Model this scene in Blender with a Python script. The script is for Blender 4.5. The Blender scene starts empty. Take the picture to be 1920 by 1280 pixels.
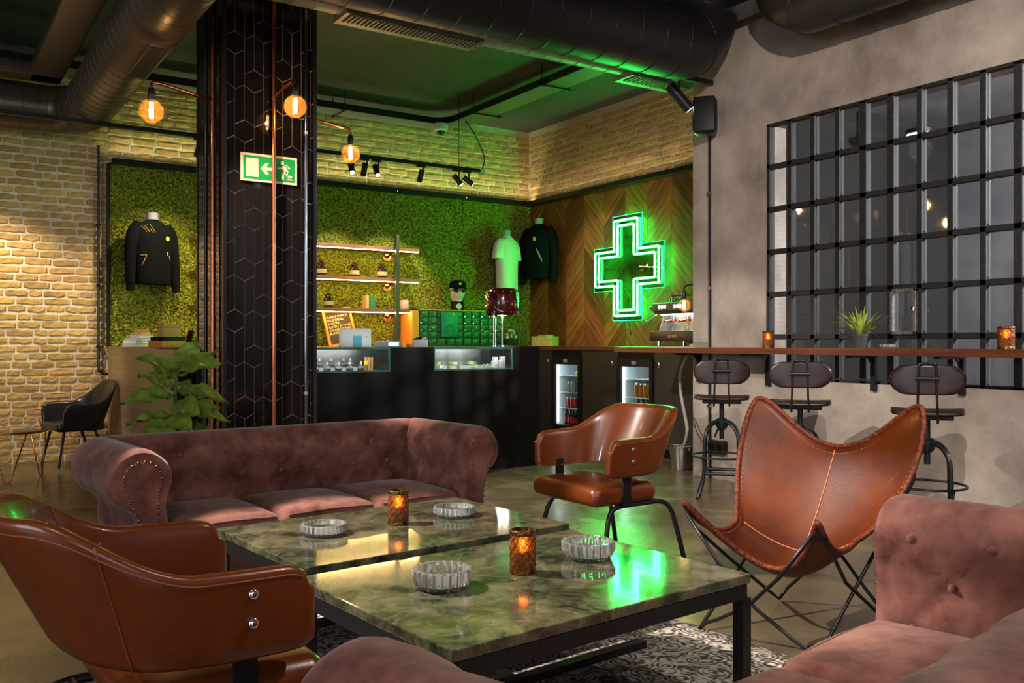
import bpy, math, random
import numpy as np
from mathutils import Vector, Matrix

random.seed(7)
np.random.seed(7)
PI = math.pi
SC = bpy.context.scene
C = SC.collection

# ------------------------------------------------------------------ camera
YAW = math.atan2(1117, 1684)
cam_d = bpy.data.cameras.new('camera')
cam_d.sensor_width = 36.0
cam_d.lens = 1684 / 1920 * 36.0
cam_d.shift_y = 2 / 1920
cam_d.clip_start = 0.05
cam = bpy.data.objects.new('camera', cam_d)
cam.location = (0, 0, 1.15)
cam.rotation_euler = (PI / 2, 0, -YAW)
C.objects.link(cam)
SC.camera = cam

# ------------------------------------------------------------------ world, exposure
w = bpy.data.worlds.new('world')
SC.world = w
w.use_nodes = True
w.node_tree.nodes['Background'].inputs[0].default_value = (0.80, 0.78, 0.80, 1)
w.node_tree.nodes['Background'].inputs[1].default_value = 0.10
SC.view_settings.view_transform = 'Standard'
SC.view_settings.look = 'None'
SC.view_settings.gamma = 1.0
SC.view_settings.use_curve_mapping = False
SC.view_settings.exposure = 0.75
SC.cycles.adaptive_threshold = 0.02
SC.cycles.max_bounces = 6
SC.cycles.diffuse_bounces = 3
SC.cycles.glossy_bounces = 3
SC.cycles.transmission_bounces = 6
SC.cycles.transparent_max_bounces = 8
SC.cycles.sample_clamp_indirect = 4.0
SC.cycles.caustics_reflective = False
SC.cycles.caustics_refractive = False


def add_spot(name, loc, target, power, deg, color, blend=0.3, size=0.03, parent=None):
    d = bpy.data.lights.new(name, 'SPOT')
    d.energy = power
    d.spot_size = math.radians(deg)
    d.spot_blend = blend
    d.shadow_soft_size = size
    d.color = color
    o = bpy.data.objects.new(name, d)
    o.location = loc
    v = Vector(target) - Vector(loc)
    o.rotation_euler = v.to_track_quat('-Z', 'Y').to_euler()
    C.objects.link(o)
    return o


def add_area(name, loc, target, power, sx, sy, color):
    d = bpy.data.lights.new(name, 'AREA')
    d.shape = 'RECTANGLE'
    d.size = sx
    d.size_y = sy
    d.energy = power
    d.color = color
    o = bpy.data.objects.new(name, d)
    o.location = loc
    v = Vector(target) - Vector(loc)
    o.rotation_euler = v.to_track_quat('-Z', 'Y').to_euler()
    C.objects.link(o)
    return o


WARM = (1.0, 0.80, 0.56)
NEUT = (1.0, 0.88, 0.78)
# unseen area lights added as fill, standing in for windows behind the photographer
add_area('fill_area_light', (-6.5, 1.0, 2.0), (2.0, 3.0, 0.8), 125, 4.5, 2.2, (0.95, 0.95, 1.0))
add_area('fill_area_light', (-1.2, -5.0, 2.1), (2.0, 4.0, 1.2), 75, 5.0, 2.2, (0.95, 0.93, 1.0))

# ------------------------------------------------------------------ materials
def rgb(r, g, b):
    def f(c):
        c /= 255
        return c / 12.92 if c <= 0.04045 else ((c + 0.055) / 1.055) ** 2.4
    return (f(r), f(g), f(b))


def mat(name, c1, c2=None, scale=8, rough=0.5, metal=0.0, bump=0.0, bscale=None, detail=4, spec=0.5, coat=0.0,
        sheen=0.0, emit=None, es=0.0, trans=0.0, ior=1.45, rough2=None, rand=0.0, stretch=None, lo=0.35, hi=0.65,
        alpha=1.0, rot=None):
    m = bpy.data.materials.new(name)
    m.use_nodes = True
    nt = m.node_tree
    N, L = nt.nodes, nt.links
    b = N['Principled BSDF']
    b.inputs['Base Color'].default_value = (*c1, 1)
    b.inputs['Roughness'].default_value = rough
    b.inputs['Metallic'].default_value = metal
    b.inputs['Specular IOR Level'].default_value = spec
    b.inputs['Coat Weight'].default_value = coat
    b.inputs['Coat Roughness'].default_value = 0.08
    b.inputs['Sheen Weight'].default_value = sheen
    b.inputs['Sheen Roughness'].default_value = 0.4
    b.inputs['Transmission Weight'].default_value = trans
    b.inputs['IOR'].default_value = ior
    b.inputs['Alpha'].default_value = alpha
    if emit:
        b.inputs['Emission Color'].default_value = (*emit, 1)
        b.inputs['Emission Strength'].default_value = es
    co = None
    if c2 is not None or bump or rough2 is not None:
        tc = N.new('ShaderNodeTexCoord')
        mp = N.new('ShaderNodeMapping')
        if stretch:
            mp.inputs['Scale'].default_value = stretch
        if rot:
            mp.inputs['Rotation'].default_value = rot
        L.new(tc.outputs['Object'], mp.inputs['Vector'])
        co = mp.outputs['Vector']
        nz = N.new('ShaderNodeTexNoise')
        nz.inputs['Scale'].default_value = scale
        nz.inputs['Detail'].default_value = detail
        nz.inputs['Roughness'].default_value = 0.6
        L.new(co, nz.inputs['Vector'])
        if c2 is not None:
            rp = N.new('ShaderNodeValToRGB')
            rp.color_ramp.elements[0].position = lo
            rp.color_ramp.elements[1].position = hi
            rp.color_ramp.elements[0].color = (*c1, 1)
            rp.color_ramp.elements[1].color = (*c2, 1)
            L.new(nz.outputs['Fac'], rp.inputs['Fac'])
            L.new(rp.outputs['Color'], b.inputs['Base Color'])
        if rough2 is not None:
            mr = N.new('ShaderNodeMapRange')
            mr.inputs['From Min'].default_value = lo
            mr.inputs['From Max'].default_value = hi
            mr.inputs['To Min'].default_value = rough
            mr.inputs['To Max'].default_value = rough2
            L.new(nz.outputs['Fac'], mr.inputs['Value'])
            L.new(mr.outputs['Result'], b.inputs['Roughness'])
        if bump:
            n2 = N.new('ShaderNodeTexNoise')
            n2.inputs['Scale'].default_value = bscale or scale * 4
            n2.inputs['Detail'].default_value = 4
            L.new(co, n2.inputs['Vector'])
            bp = N.new('ShaderNodeBump')
            bp.inputs['Strength'].default_value = bump
            bp.inputs['Distance'].default_value = 0.01
            L.new(n2.outputs['Fac'], bp.inputs['Height'])
            L.new(bp.outputs['Normal'], b.inputs['Normal'])
    if rand:
        oi = N.new('ShaderNodeObjectInfo')
        hs = N.new('ShaderNodeHueSaturation')
        mr = N.new('ShaderNodeMapRange')
        mr.inputs['To Min'].default_value = 1 - rand
        mr.inputs['To Max'].default_value = 1 + rand
        L.new(oi.outputs['Random'], mr.inputs['Value'])
        L.new(mr.outputs['Result'], hs.inputs['Value'])
        mr2 = N.new('ShaderNodeMapRange')
        mr2.inputs['To Min'].default_value = 0.5 - rand * 0.05
        mr2.inputs['To Max'].default_value = 0.5 + rand * 0.05
        ml = N.new('ShaderNodeMath')
        ml.operation = 'MULTIPLY'
        ml.inputs[1].default_value = 7.31
        fr = N.new('ShaderNodeMath')
        fr.operation = 'FRACT'
        L.new(oi.outputs['Random'], ml.inputs[0])
        L.new(ml.outputs[0], fr.inputs[0])
        L.new(fr.outputs[0], mr2.inputs['Value'])
        L.new(mr2.outputs['Result'], hs.inputs['Hue'])
        src = b.inputs['Base Color']
        if src.is_linked:
            L.new(src.links[0].from_socket, hs.inputs['Color'])
        else:
            hs.inputs['Color'].default_value = (*c1, 1)
        L.new(hs.outputs['Color'], b.inputs['Base Color'])
    return m


def thin_glass(name, tint, refl=0.08, rough=0.02):
    m = bpy.data.materials.new(name)
    m.use_nodes = True
    nt = m.node_tree
    N, L = nt.nodes, nt.links
    N.remove(N['Principled BSDF'])
    t = N.new('ShaderNodeBsdfTransparent')
    t.inputs[0].default_value = (*tint, 1)
    g = N.new('ShaderNodeBsdfGlossy')
    g.inputs['Roughness'].default_value = rough
    fr = N.new('ShaderNodeFresnel')
    ge = N.new('ShaderNodeNewGeometry')
    io = N.new('ShaderNodeMapRange')          # same reflectance from both sides of the sheet
    io.inputs['To Min'].default_value = 1.5
    io.inputs['To Max'].default_value = 1 / 1.5
    L.new(ge.outputs['Backfacing'], io.inputs['Value'])
    L.new(io.outputs['Result'], fr.inputs['IOR'])
    ad = N.new('ShaderNodeMath')
    ad.operation = 'ADD'
    ad.inputs[1].default_value = refl
    mx = N.new('ShaderNodeMixShader')
    L.new(fr.outputs[0], ad.inputs[0])
    L.new(ad.outputs[0], mx.inputs[0])
    L.new(t.outputs[0], mx.inputs[1])
    L.new(g.outputs[0], mx.inputs[2])
    L.new(mx.outputs[0], N['Material Output'].inputs['Surface'])
    return m


def emitter(name, col, s):
    m = bpy.data.materials.new(name)
    m.use_nodes = True
    nt = m.node_tree
    nt.nodes.remove(nt.nodes['Principled BSDF'])
    e = nt.nodes.new('ShaderNodeEmission')
    e.inputs[0].default_value = (*col, 1)
    e.inputs[1].default_value = s
    nt.links.new(e.outputs[0], nt.nodes['Material Output'].inputs['Surface'])
    return m


X = {}
X['floor'] = mat('polished_concrete_floor', rgb(80, 67, 48), rgb(112, 97, 72), scale=1.6, rough=0.16, rough2=0.32, bump=0.02, bscale=30, detail=8, spec=0.9)
X['ceil'] = mat('dark_ceiling_paint', rgb(62, 66, 62), rgb(70, 74, 70), scale=3, rough=0.6, bump=0.05, bscale=8)
X['mortar'] = mat('cream_mortar', rgb(206, 192, 160), rgb(222, 208, 176), scale=20, rough=0.95, bump=0.5, bscale=60)
X['brick'] = mat('buff_brick', rgb(168, 134, 74), rgb(198, 164, 100), scale=14, rough=0.9, bump=0.8, bscale=45, rand=0.20)
X['plaster'] = mat('raw_concrete', rgb(118, 108, 99), rgb(172, 161, 150), scale=1.7, rough=0.85, bump=0.6, bscale=26, detail=11, lo=0.34, hi=0.66)
X['plank'] = mat('walnut_plank', rgb(98, 54, 22), rgb(154, 94, 44), scale=3, rough=0.42, bump=0.06, bscale=20, rand=0.42, stretch=(1, 9, 9), detail=6)
X['woodtop'] = mat('oiled_walnut', rgb(78, 40, 22), rgb(108, 60, 34), scale=3, rough=0.35, stretch=(9, 0.6, 9), detail=6)
X['black'] = mat('black_laminate', (0.0045, 0.004, 0.0035), rough=0.42, spec=0.2)
X['black_steel'] = mat('black_steel', (0.014, 0.014, 0.016), rough=0.35, metal=0.3)
X['duct_black'] = mat('black_duct_paint', (0.012, 0.011, 0.011), rough=0.4)
X['duct_brown'] = mat('bronze_duct_paint', (0.085, 0.066, 0.042), rough=0.34, metal=0.35)
X['duct_dark'] = mat('dark_duct_paint', (0.034, 0.029, 0.024), rough=0.36, metal=0.2)
X['duct_grey'] = mat('grey_duct_paint', (0.30, 0.285, 0.26), rough=0.42, metal=0.2)
X['tray'] = mat('galvanised_tray', (0.16, 0.16, 0.16), rough=0.4, metal=0.3)
X['tile'] = mat('gloss_black_tile', (0.008, 0.006, 0.005), rough=0.05, spec=0.35)
X['grout'] = mat('grey_grout', rgb(138, 124, 118), rough=0.8)
X['copper'] = mat('copper_pipe', rgb(190, 112, 74), rough=0.25, metal=1.0)
X['chrome'] = mat('chrome', (0.75, 0.75, 0.75), rough=0.12, metal=1.0)
X['dark_chrome'] = mat('dark_polished_steel', (0.20, 0.20, 0.22), rough=0.18, metal=1.0)
X['steel'] = mat('brushed_steel', (0.55, 0.53, 0.50), rough=0.3, metal=1.0, c2=(0.45, 0.43, 0.40), scale=5, stretch=(1, 1, 40))
X['bronze_panel'] = mat('bronze_steel_panel', rgb(160, 138, 100), rgb(138, 118, 84), scale=2, rough=0.45, metal=0.25, stretch=(0.3, 0.3, 12))
X['moss'] = mat('preserved_moss', rgb(48, 54, 14), rgb(160, 166, 50), scale=42, rough=0.85, detail=6, spec=0.25)
X['leather'] = mat('cognac_leather', rgb(94, 41, 12), rgb(106, 49, 15), scale=5, rough=0.30, bump=0.04, bscale=160, spec=0.5, coat=0.25)
X['leather_seam'] = mat('leather_piping', rgb(122, 66, 36), rough=0.4)
X['sling'] = mat('saddle_leather', rgb(74, 28, 6), rgb(104, 46, 11), scale=4, rough=0.42, bump=0.06, bscale=90, coat=0.05, spec=0.35)
X['sling_edge'] = mat('braided_leather_edge', rgb(132, 58, 30), rgb(74, 26, 14), scale=60, rough=0.5, bump=0.8, bscale=120)
X['stitch'] = mat('pale_thread', rgb(196, 130, 86), rough=0.8)
X['velvet'] = mat('dusty_mauve_velvet', rgb(88, 50, 43), rgb(142, 96, 84), scale=7, rough=0.85, sheen=0.2, bump=0.08, bscale=25, spec=0.15, detail=9, lo=0.36, hi=0.64)
X['nail'] = mat('antique_brass_nail', rgb(150, 112, 84), rough=0.25, metal=1.0)
X['marble'] = None
X['black_leather'] = mat('black_leather', (0.012, 0.012, 0.013), rough=0.28, coat=0.2)
X['copper_wire'] = mat('copper_wire', rgb(176, 110, 60), rough=0.3, metal=1.0)
X['bulb_glass'] = mat('amber_bulb_glass', rgb(255, 190, 90), rough=0.05, alpha=0.06)
X['filament'] = emitter('filament_glow', (1.0, 0.55, 0.18), 30)
X['pane'] = thin_glass('old_window_glass', (0.72, 0.74, 0.76), refl=0.05, rough=0.03)
X['case_glass'] = thin_glass('case_glass', (0.92, 0.97, 0.95), refl=0.02)
X['glass_edge'] = mat('green_glass_edge', rgb(70, 130, 110), rough=0.1, spec=0.8)
X['crystal'] = mat('cut_crystal', (1, 1, 1), rough=0.0, trans=0.86, ior=1.5)
X['iron_window'] = mat('painted_iron', (0.006, 0.006, 0.007), (0.014, 0.014, 0.015), scale=40, rough=0.65, bump=0.3, bscale=50)
X['neon'] = emitter('neon_tube', (0.012, 1.0, 0.22), 3)
X['neon_core'] = emitter('neon_core', (0.022, 1.0, 0.10), 58)
X['acrylic'] = thin_glass('tinted_acrylic', (0.5, 0.62, 0.53), refl=0.0)  # tint added to cut the tubes' light on the planks behind
X['led_warm'] = emitter('warm_led', (1.0, 0.66, 0.24), 60)
X['cove_led'] = emitter('cove_led', (1.0, 0.96, 0.52), 32)
X['cove_led_warm'] = emitter('cove_led_warm', (1.0, 0.80, 0.50), 14)
X['led_fridge'] = emitter('fridge_led', (0.88, 0.95, 1.0), 8)
X['led_white'] = emitter('white_led', (0.90, 0.95, 1.0), 22)
X['spot_face'] = emitter('spot_face', (1.0, 0.9, 0.75), 4)
X['white'] = mat('white_plastic', (0.72, 0.72, 0.70), rough=0.4)
X['cotton_white'] = mat('white_cotton', rgb(214, 206, 196), rough=0.9, bump=0.2, bscale=10)
X['cotton_black'] = mat('black_cotton', (0.006, 0.0065, 0.007), rough=0.9, spec=0.1, bump=0.25, bscale=12)
X['form_grey'] = mat('grey_form', rgb(150, 150, 156), rough=0.5)
X['yellow_print'] = mat('yellow_print', rgb(214, 190, 40), rough=0.7)
X['white_print'] = mat('white_print', rgb(220, 224, 220), rough=0.7)
X['orange_print'] = mat('orange_print', rgb(206, 158, 70), rough=0.7)
X['sign_green'] = mat('sign_green', rgb(8, 118, 54), rough=0.35)
X['sign_cream'] = mat('sign_cream', rgb(196, 168, 122), rough=0.5)
X['drawer_green'] = mat('green_lacquer', rgb(40, 78, 46), rough=0.4)
X['cab_green'] = mat('dark_green_carcass', rgb(62, 88, 44), rough=0.5)
X['pine'] = mat('orange_pine', rgb(206, 128, 38), rgb(222, 148, 56), scale=4, rough=0.5, stretch=(9, 9, 0.8))
X['oak'] = mat('light_oak', rgb(178, 132, 78), rgb(196, 152, 96), scale=4, rough=0.5, stretch=(1, 9, 9))
X['shelf'] = mat('stained_shelf', rgb(116, 72, 44), rgb(138, 88, 56), scale=4, rough=0.5, stretch=(0.8, 9, 9))
X['shade'] = mat('oxblood_lampshade', rgb(84, 20, 14), rgb(60, 12, 10), scale=6, rough=0.18, coat=0.5)
X['shade_in'] = mat('white_shade_lining', (0.8, 0.8, 0.78), rough=0.6, emit=(1, 0.92, 0.8), es=3.0)
X['grey_plastic'] = mat('grey_plastic', rgb(150, 152, 150), rough=0.4)
X['screen'] = emitter('blue_screen', (0.40, 0.80, 1.0), 1.3)
X['blue_card'] = mat('blue_card', rgb(96, 168, 190), rough=0.4)
X['board'] = mat('brown_letter_board', rgb(66, 46, 40), rough=0.8)
X['letters'] = mat('letterboard_letters', rgb(226, 204, 150), rough=0.6)
X['jar'] = mat('brown_apothecary_glass', rgb(44, 24, 14), rough=0.08, spec=0.7)
X['label_tan'] = mat('cream_label', rgb(150, 136, 92), rough=0.7)
X['paper_green'] = mat('green_paper', rgb(22, 110, 84), rough=0.6)
X['pink_card'] = mat('pink_card', rgb(198, 160, 158), rough=0.6)
X['tan_card'] = mat('tan_card', rgb(190, 140, 86), rough=0.7)
X['teal_bag'] = mat('teal_bag', rgb(28, 128, 100), rgb(20, 96, 78), scale=8, rough=0.45)
X['red'] = mat('red_print', rgb(176, 26, 32), rough=0.3)
X['silver'] = mat('silver_can', rgb(170, 186, 200), rough=0.25, metal=0.6)
X['amber_can'] = mat('amber_can', rgb(170, 112, 24), rough=0.25, metal=0.3)
X['orange_juice'] = mat('orange_juice', rgb(232, 160, 26), rough=0.2)
X['beer'] = mat('dark_beer_glass', rgb(44, 12, 8), rough=0.1, spec=0.7)
X['beer_green'] = mat('green_beer_glass', rgb(96, 128, 50), rough=0.1, spec=0.7)
X['teal_label'] = mat('teal_label', rgb(54, 120, 116), rough=0.4)
X['yellow_label'] = mat('yellow_label', rgb(220, 170, 30), rough=0.4)
X['film'] = mat('silver_film', rgb(160, 176, 190), rough=0.2, metal=0.5, bump=0.5, bscale=30)
X['fridge_in'] = mat('fridge_liner', rgb(200, 210, 216), rough=0.4)
X['hose'] = mat('grey_hose', rgb(150, 146, 138), rough=0.45)
X['leaf'] = mat('fiddle_leaf', rgb(70, 98, 28), rgb(118, 142, 54), scale=9, rough=0.28, spec=0.6)
X['grassleaf'] = mat('variegated_leaf', rgb(120, 150, 40), rgb(190, 196, 90), scale=12, rough=0.5, stretch=(1, 1, 1))
X['stem'] = mat('plant_stem', rgb(70, 84, 40), rough=0.7)
X['pot'] = mat('dark_plastic_pot', rgb(58, 54, 54), rough=0.5)
X['terracotta_pot'] = mat('grey_planter', rgb(64, 60, 58), rough=0.7)
X['soil'] = mat('soil', rgb(34, 24, 16), rough=1.0)
X['stoolwood'] = mat('dark_stained_seat', rgb(32, 20, 18), rgb(50, 32, 30), scale=5, rough=0.35, stretch=(9, 1, 9))
X['amber'] = mat('amber_mosaic_glass', rgb(226, 138, 44), rgb(150, 62, 20), scale=60, rough=0.12, trans=0.7, bump=1.0, bscale=75, spec=0.8)
X['antique'] = mat('antique_gold', rgb(136, 98, 44), rgb(60, 40, 18), scale=70, rough=0.3, metal=0.9, bump=0.8, bscale=90)
X['wax'] = mat('candle_wax', rgb(226, 180, 110), rough=0.5)
X['flame'] = emitter('flame', (1.0, 0.50, 0.12), 45)
X['machine'] = mat('graphite_metal', rgb(86, 78, 68), rough=0.35, metal=0.6)
X['paper_grey'] = mat('grey_paper', rgb(176, 176, 180), rough=0.6)
X['paper_white'] = mat('white_paper', rgb(208, 208, 204), rough=0.6)
X['yellow_tag'] = mat('yellow_tag', rgb(238, 200, 20), rough=0.5)
X['green_pack'] = mat('green_foil_pack', rgb(110, 150, 60), rgb(170, 190, 120), scale=40, rough=0.25, metal=0.3)
X['clear'] = mat('clear_flask', (0.95, 0.95, 0.85), rough=0.02, trans=0.9, ior=1.3)
X['herb'] = mat('dried_herb', rgb(140, 140, 40), rough=0.9)
X['skin_white'] = mat('white_mannequin', rgb(216, 206, 198), rough=0.4)
X['clear_plastic'] = mat('translucent_tub', rgb(200, 208, 206), rough=0.3, alpha=0.75)
X['backroom'] = mat('grey_backroom_wall', rgb(120, 120, 124), rgb(104, 104, 110), scale=2, rough=0.9)
X['backroom_shade'] = mat('shaded_backroom', rgb(22, 21, 20), rough=0.9)  # near-black colour puts shade on one back room wall
X['curtain'] = mat('pale_curtain', rgb(190, 190, 196), rough=0.8)
X['backlamp'] = emitter('back_lamp', (1.0, 0.97, 0.9), 12)
X['wicker'] = mat('dark_wicker', rgb(40, 34, 26), rough=0.8)
X['flower_red'] = mat('red_flower', rgb(170, 30, 50), rough=0.6)
X['flower_pale'] = mat('pale_flower', rgb(200, 190, 190), rough=0.6)
X['dark_glass'] = mat('dark_dome', (0.02, 0.02, 0.02), rough=0.05)


def marble():
    m = bpy.data.materials.new('green_marble')
    m.use_nodes = True
    N, L = m.node_tree.nodes, m.node_tree.links
    b = N['Principled BSDF']
    tc = N.new('ShaderNodeTexCoord')
    n1 = N.new('ShaderNodeTexNoise')
    n1.inputs['Scale'].default_value = 7
    n1.inputs['Detail'].default_value = 12
    n1.inputs['Roughness'].default_value = 0.72
    n1.inputs['Distortion'].default_value = 0.5
    L.new(tc.outputs['Object'], n1.inputs['Vector'])
    rp = N.new('ShaderNodeValToRGB')
    e = rp.color_ramp.elements
    e[0].position = 0.40
    e[0].color = (*rgb(34, 36, 26), 1)
    e[1].position = 0.61
    e[1].color = (*rgb(98, 94, 68), 1)
    k = rp.color_ramp.elements.new(0.5)
    k.color = (*rgb(68, 70, 50), 1)
    L.new(n1.outputs['Fac'], rp.inputs['Fac'])
    n2 = N.new('ShaderNodeTexNoise')
    n2.inputs['Scale'].default_value = 2.2
    n2.inputs['Detail'].default_value = 6
    n2.inputs['Distortion'].default_value = 3.0
    L.new(tc.outputs['Object'], n2.inputs['Vector'])
    r2 = N.new('ShaderNodeValToRGB')
    f = r2.color_ramp.elements
    f[0].position = 0.485
    f[0].color = (0, 0, 0, 1)
    f[1].position = 0.515
    f[1].color = (0, 0, 0, 1)
    q = f.new(0.5)
    q.color = (1, 1, 1, 1)
    L.new(n2.outputs['Fac'], r2.inputs['Fac'])
    mx = N.new('ShaderNodeMixRGB')
    mx.inputs[2].default_value = (*rgb(168, 164, 138), 1)
    ml = N.new('ShaderNodeMath')
    ml.operation = 'MULTIPLY'
    ml.inputs[1].default_value = 0.16
    L.new(r2.outputs['Color'], ml.inputs[0])
    L.new(ml.outputs[0], mx.inputs[0])
    L.new(rp.outputs['Color'], mx.inputs[1])
    L.new(mx.outputs[0], b.inputs['Base Color'])
    b.inputs['Roughness'].default_value = 0.09
    b.inputs['Specular IOR Level'].default_value = 0.8
    b.inputs['Coat Weight'].default_value = 0.2
    b.inputs['Coat Roughness'].default_value = 0.03
    return m


X['marble'] = marble()


def rugmat():
    m = bpy.data.materials.new('distressed_rug')
    m.use_nodes = True
    N, L = m.node_tree.nodes, m.node_tree.links
    b = N['Principled BSDF']
    b.inputs['Roughness'].default_value = 0.95
    b.inputs['Specular IOR Level'].default_value = 0.1
    tc = N.new('ShaderNodeTexCoord')
    vo = N.new('ShaderNodeTexVoronoi')
    vo.inputs['Scale'].default_value = 12
    vo.feature = 'F1'
    L.new(tc.outputs['Object'], vo.inputs['Vector'])
    wv = N.new('ShaderNodeMath')
    wv.operation = 'SINE'
    ml = N.new('ShaderNodeMath')
    ml.operation = 'MULTIPLY'
    ml.inputs[1].default_value = 30
    L.new(vo.outputs['Distance'], ml.inputs[0])
    L.new(ml.outputs[0], wv.inputs[0])
    nz = N.new('ShaderNodeTexNoise')
    nz.inputs['Scale'].default_value = 30
    nz.inputs['Detail'].default_value = 6
    L.new(tc.outputs['Object'], nz.inputs['Vector'])
    ad = N.new('ShaderNodeMath')
    ad.operation = 'MULTIPLY_ADD'
    ad.inputs[1].default_value = 0.14
    L.new(wv.outputs[0], ad.inputs[0])
    L.new(nz.outputs['Fac'], ad.inputs[2])
    rp = N.new('ShaderNodeValToRGB')
    rp.color_ramp.elements[0].position = 0.38
    rp.color_ramp.elements[0].color = (*rgb(74, 69, 68), 1)
    rp.color_ramp.elements[1].position = 0.62
    rp.color_ramp.elements[1].color = (*rgb(190, 181, 170), 1)
    L.new(ad.outputs[0], rp.inputs['Fac'])
    # border guard stripes measured from the rug's own edge
    sp = N.new('ShaderNodeSeparateXYZ')
    L.new(tc.outputs['Object'], sp.inputs[0])
    def edge(sock, half):
        a = N.new('ShaderNodeMath'); a.operation = 'ABSOLUTE'
        L.new(sock, a.inputs[0])
        s = N.new('ShaderNodeMath'); s.operation = 'SUBTRACT'; s.inputs[0].default_value = half
        L.new(a.outputs[0], s.inputs[1])
        return s.outputs[0]
    mn = N.new('ShaderNodeMath'); mn.operation = 'MINIMUM'
    L.new(edge(sp.outputs[0], RUG[2]), mn.inputs[0])
    L.new(edge(sp.outputs[1], RUG[3]), mn.inputs[1])
    r2 = N.new('ShaderNodeValToRGB')
    r2.color_ramp.interpolation = 'CONSTANT'
    E2 = r2.color_ramp.elements
    E2[0].position = 0; E2[0].color = (0.7, 0.7, 0.7, 1)
    E2[1].position = 0.055; E2[1].color = (1.35, 1.3, 1.25, 1)
    for p, v in ((0.075, 0.55), (0.085, 1.2), (0.20, 0.5), (0.21, 1.25), (0.225, 0.72)):
        k = E2.new(p); k.color = (v, v, v, 1)
    L.new(mn.outputs[0], r2.inputs['Fac'])
    mx = N.new('ShaderNodeMixRGB'); mx.blend_type = 'MULTIPLY'; mx.inputs[0].default_value = 1
    L.new(rp.outputs[0], mx.inputs[1]); L.new(r2.outputs[0], mx.inputs[2])
    L.new(mx.outputs[0], b.inputs['Base Color'])
    return m


RUG = (1.62, 2.35, 1.02, 1.35)      # centre x, y and half sizes
X['rug'] = rugmat()

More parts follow.
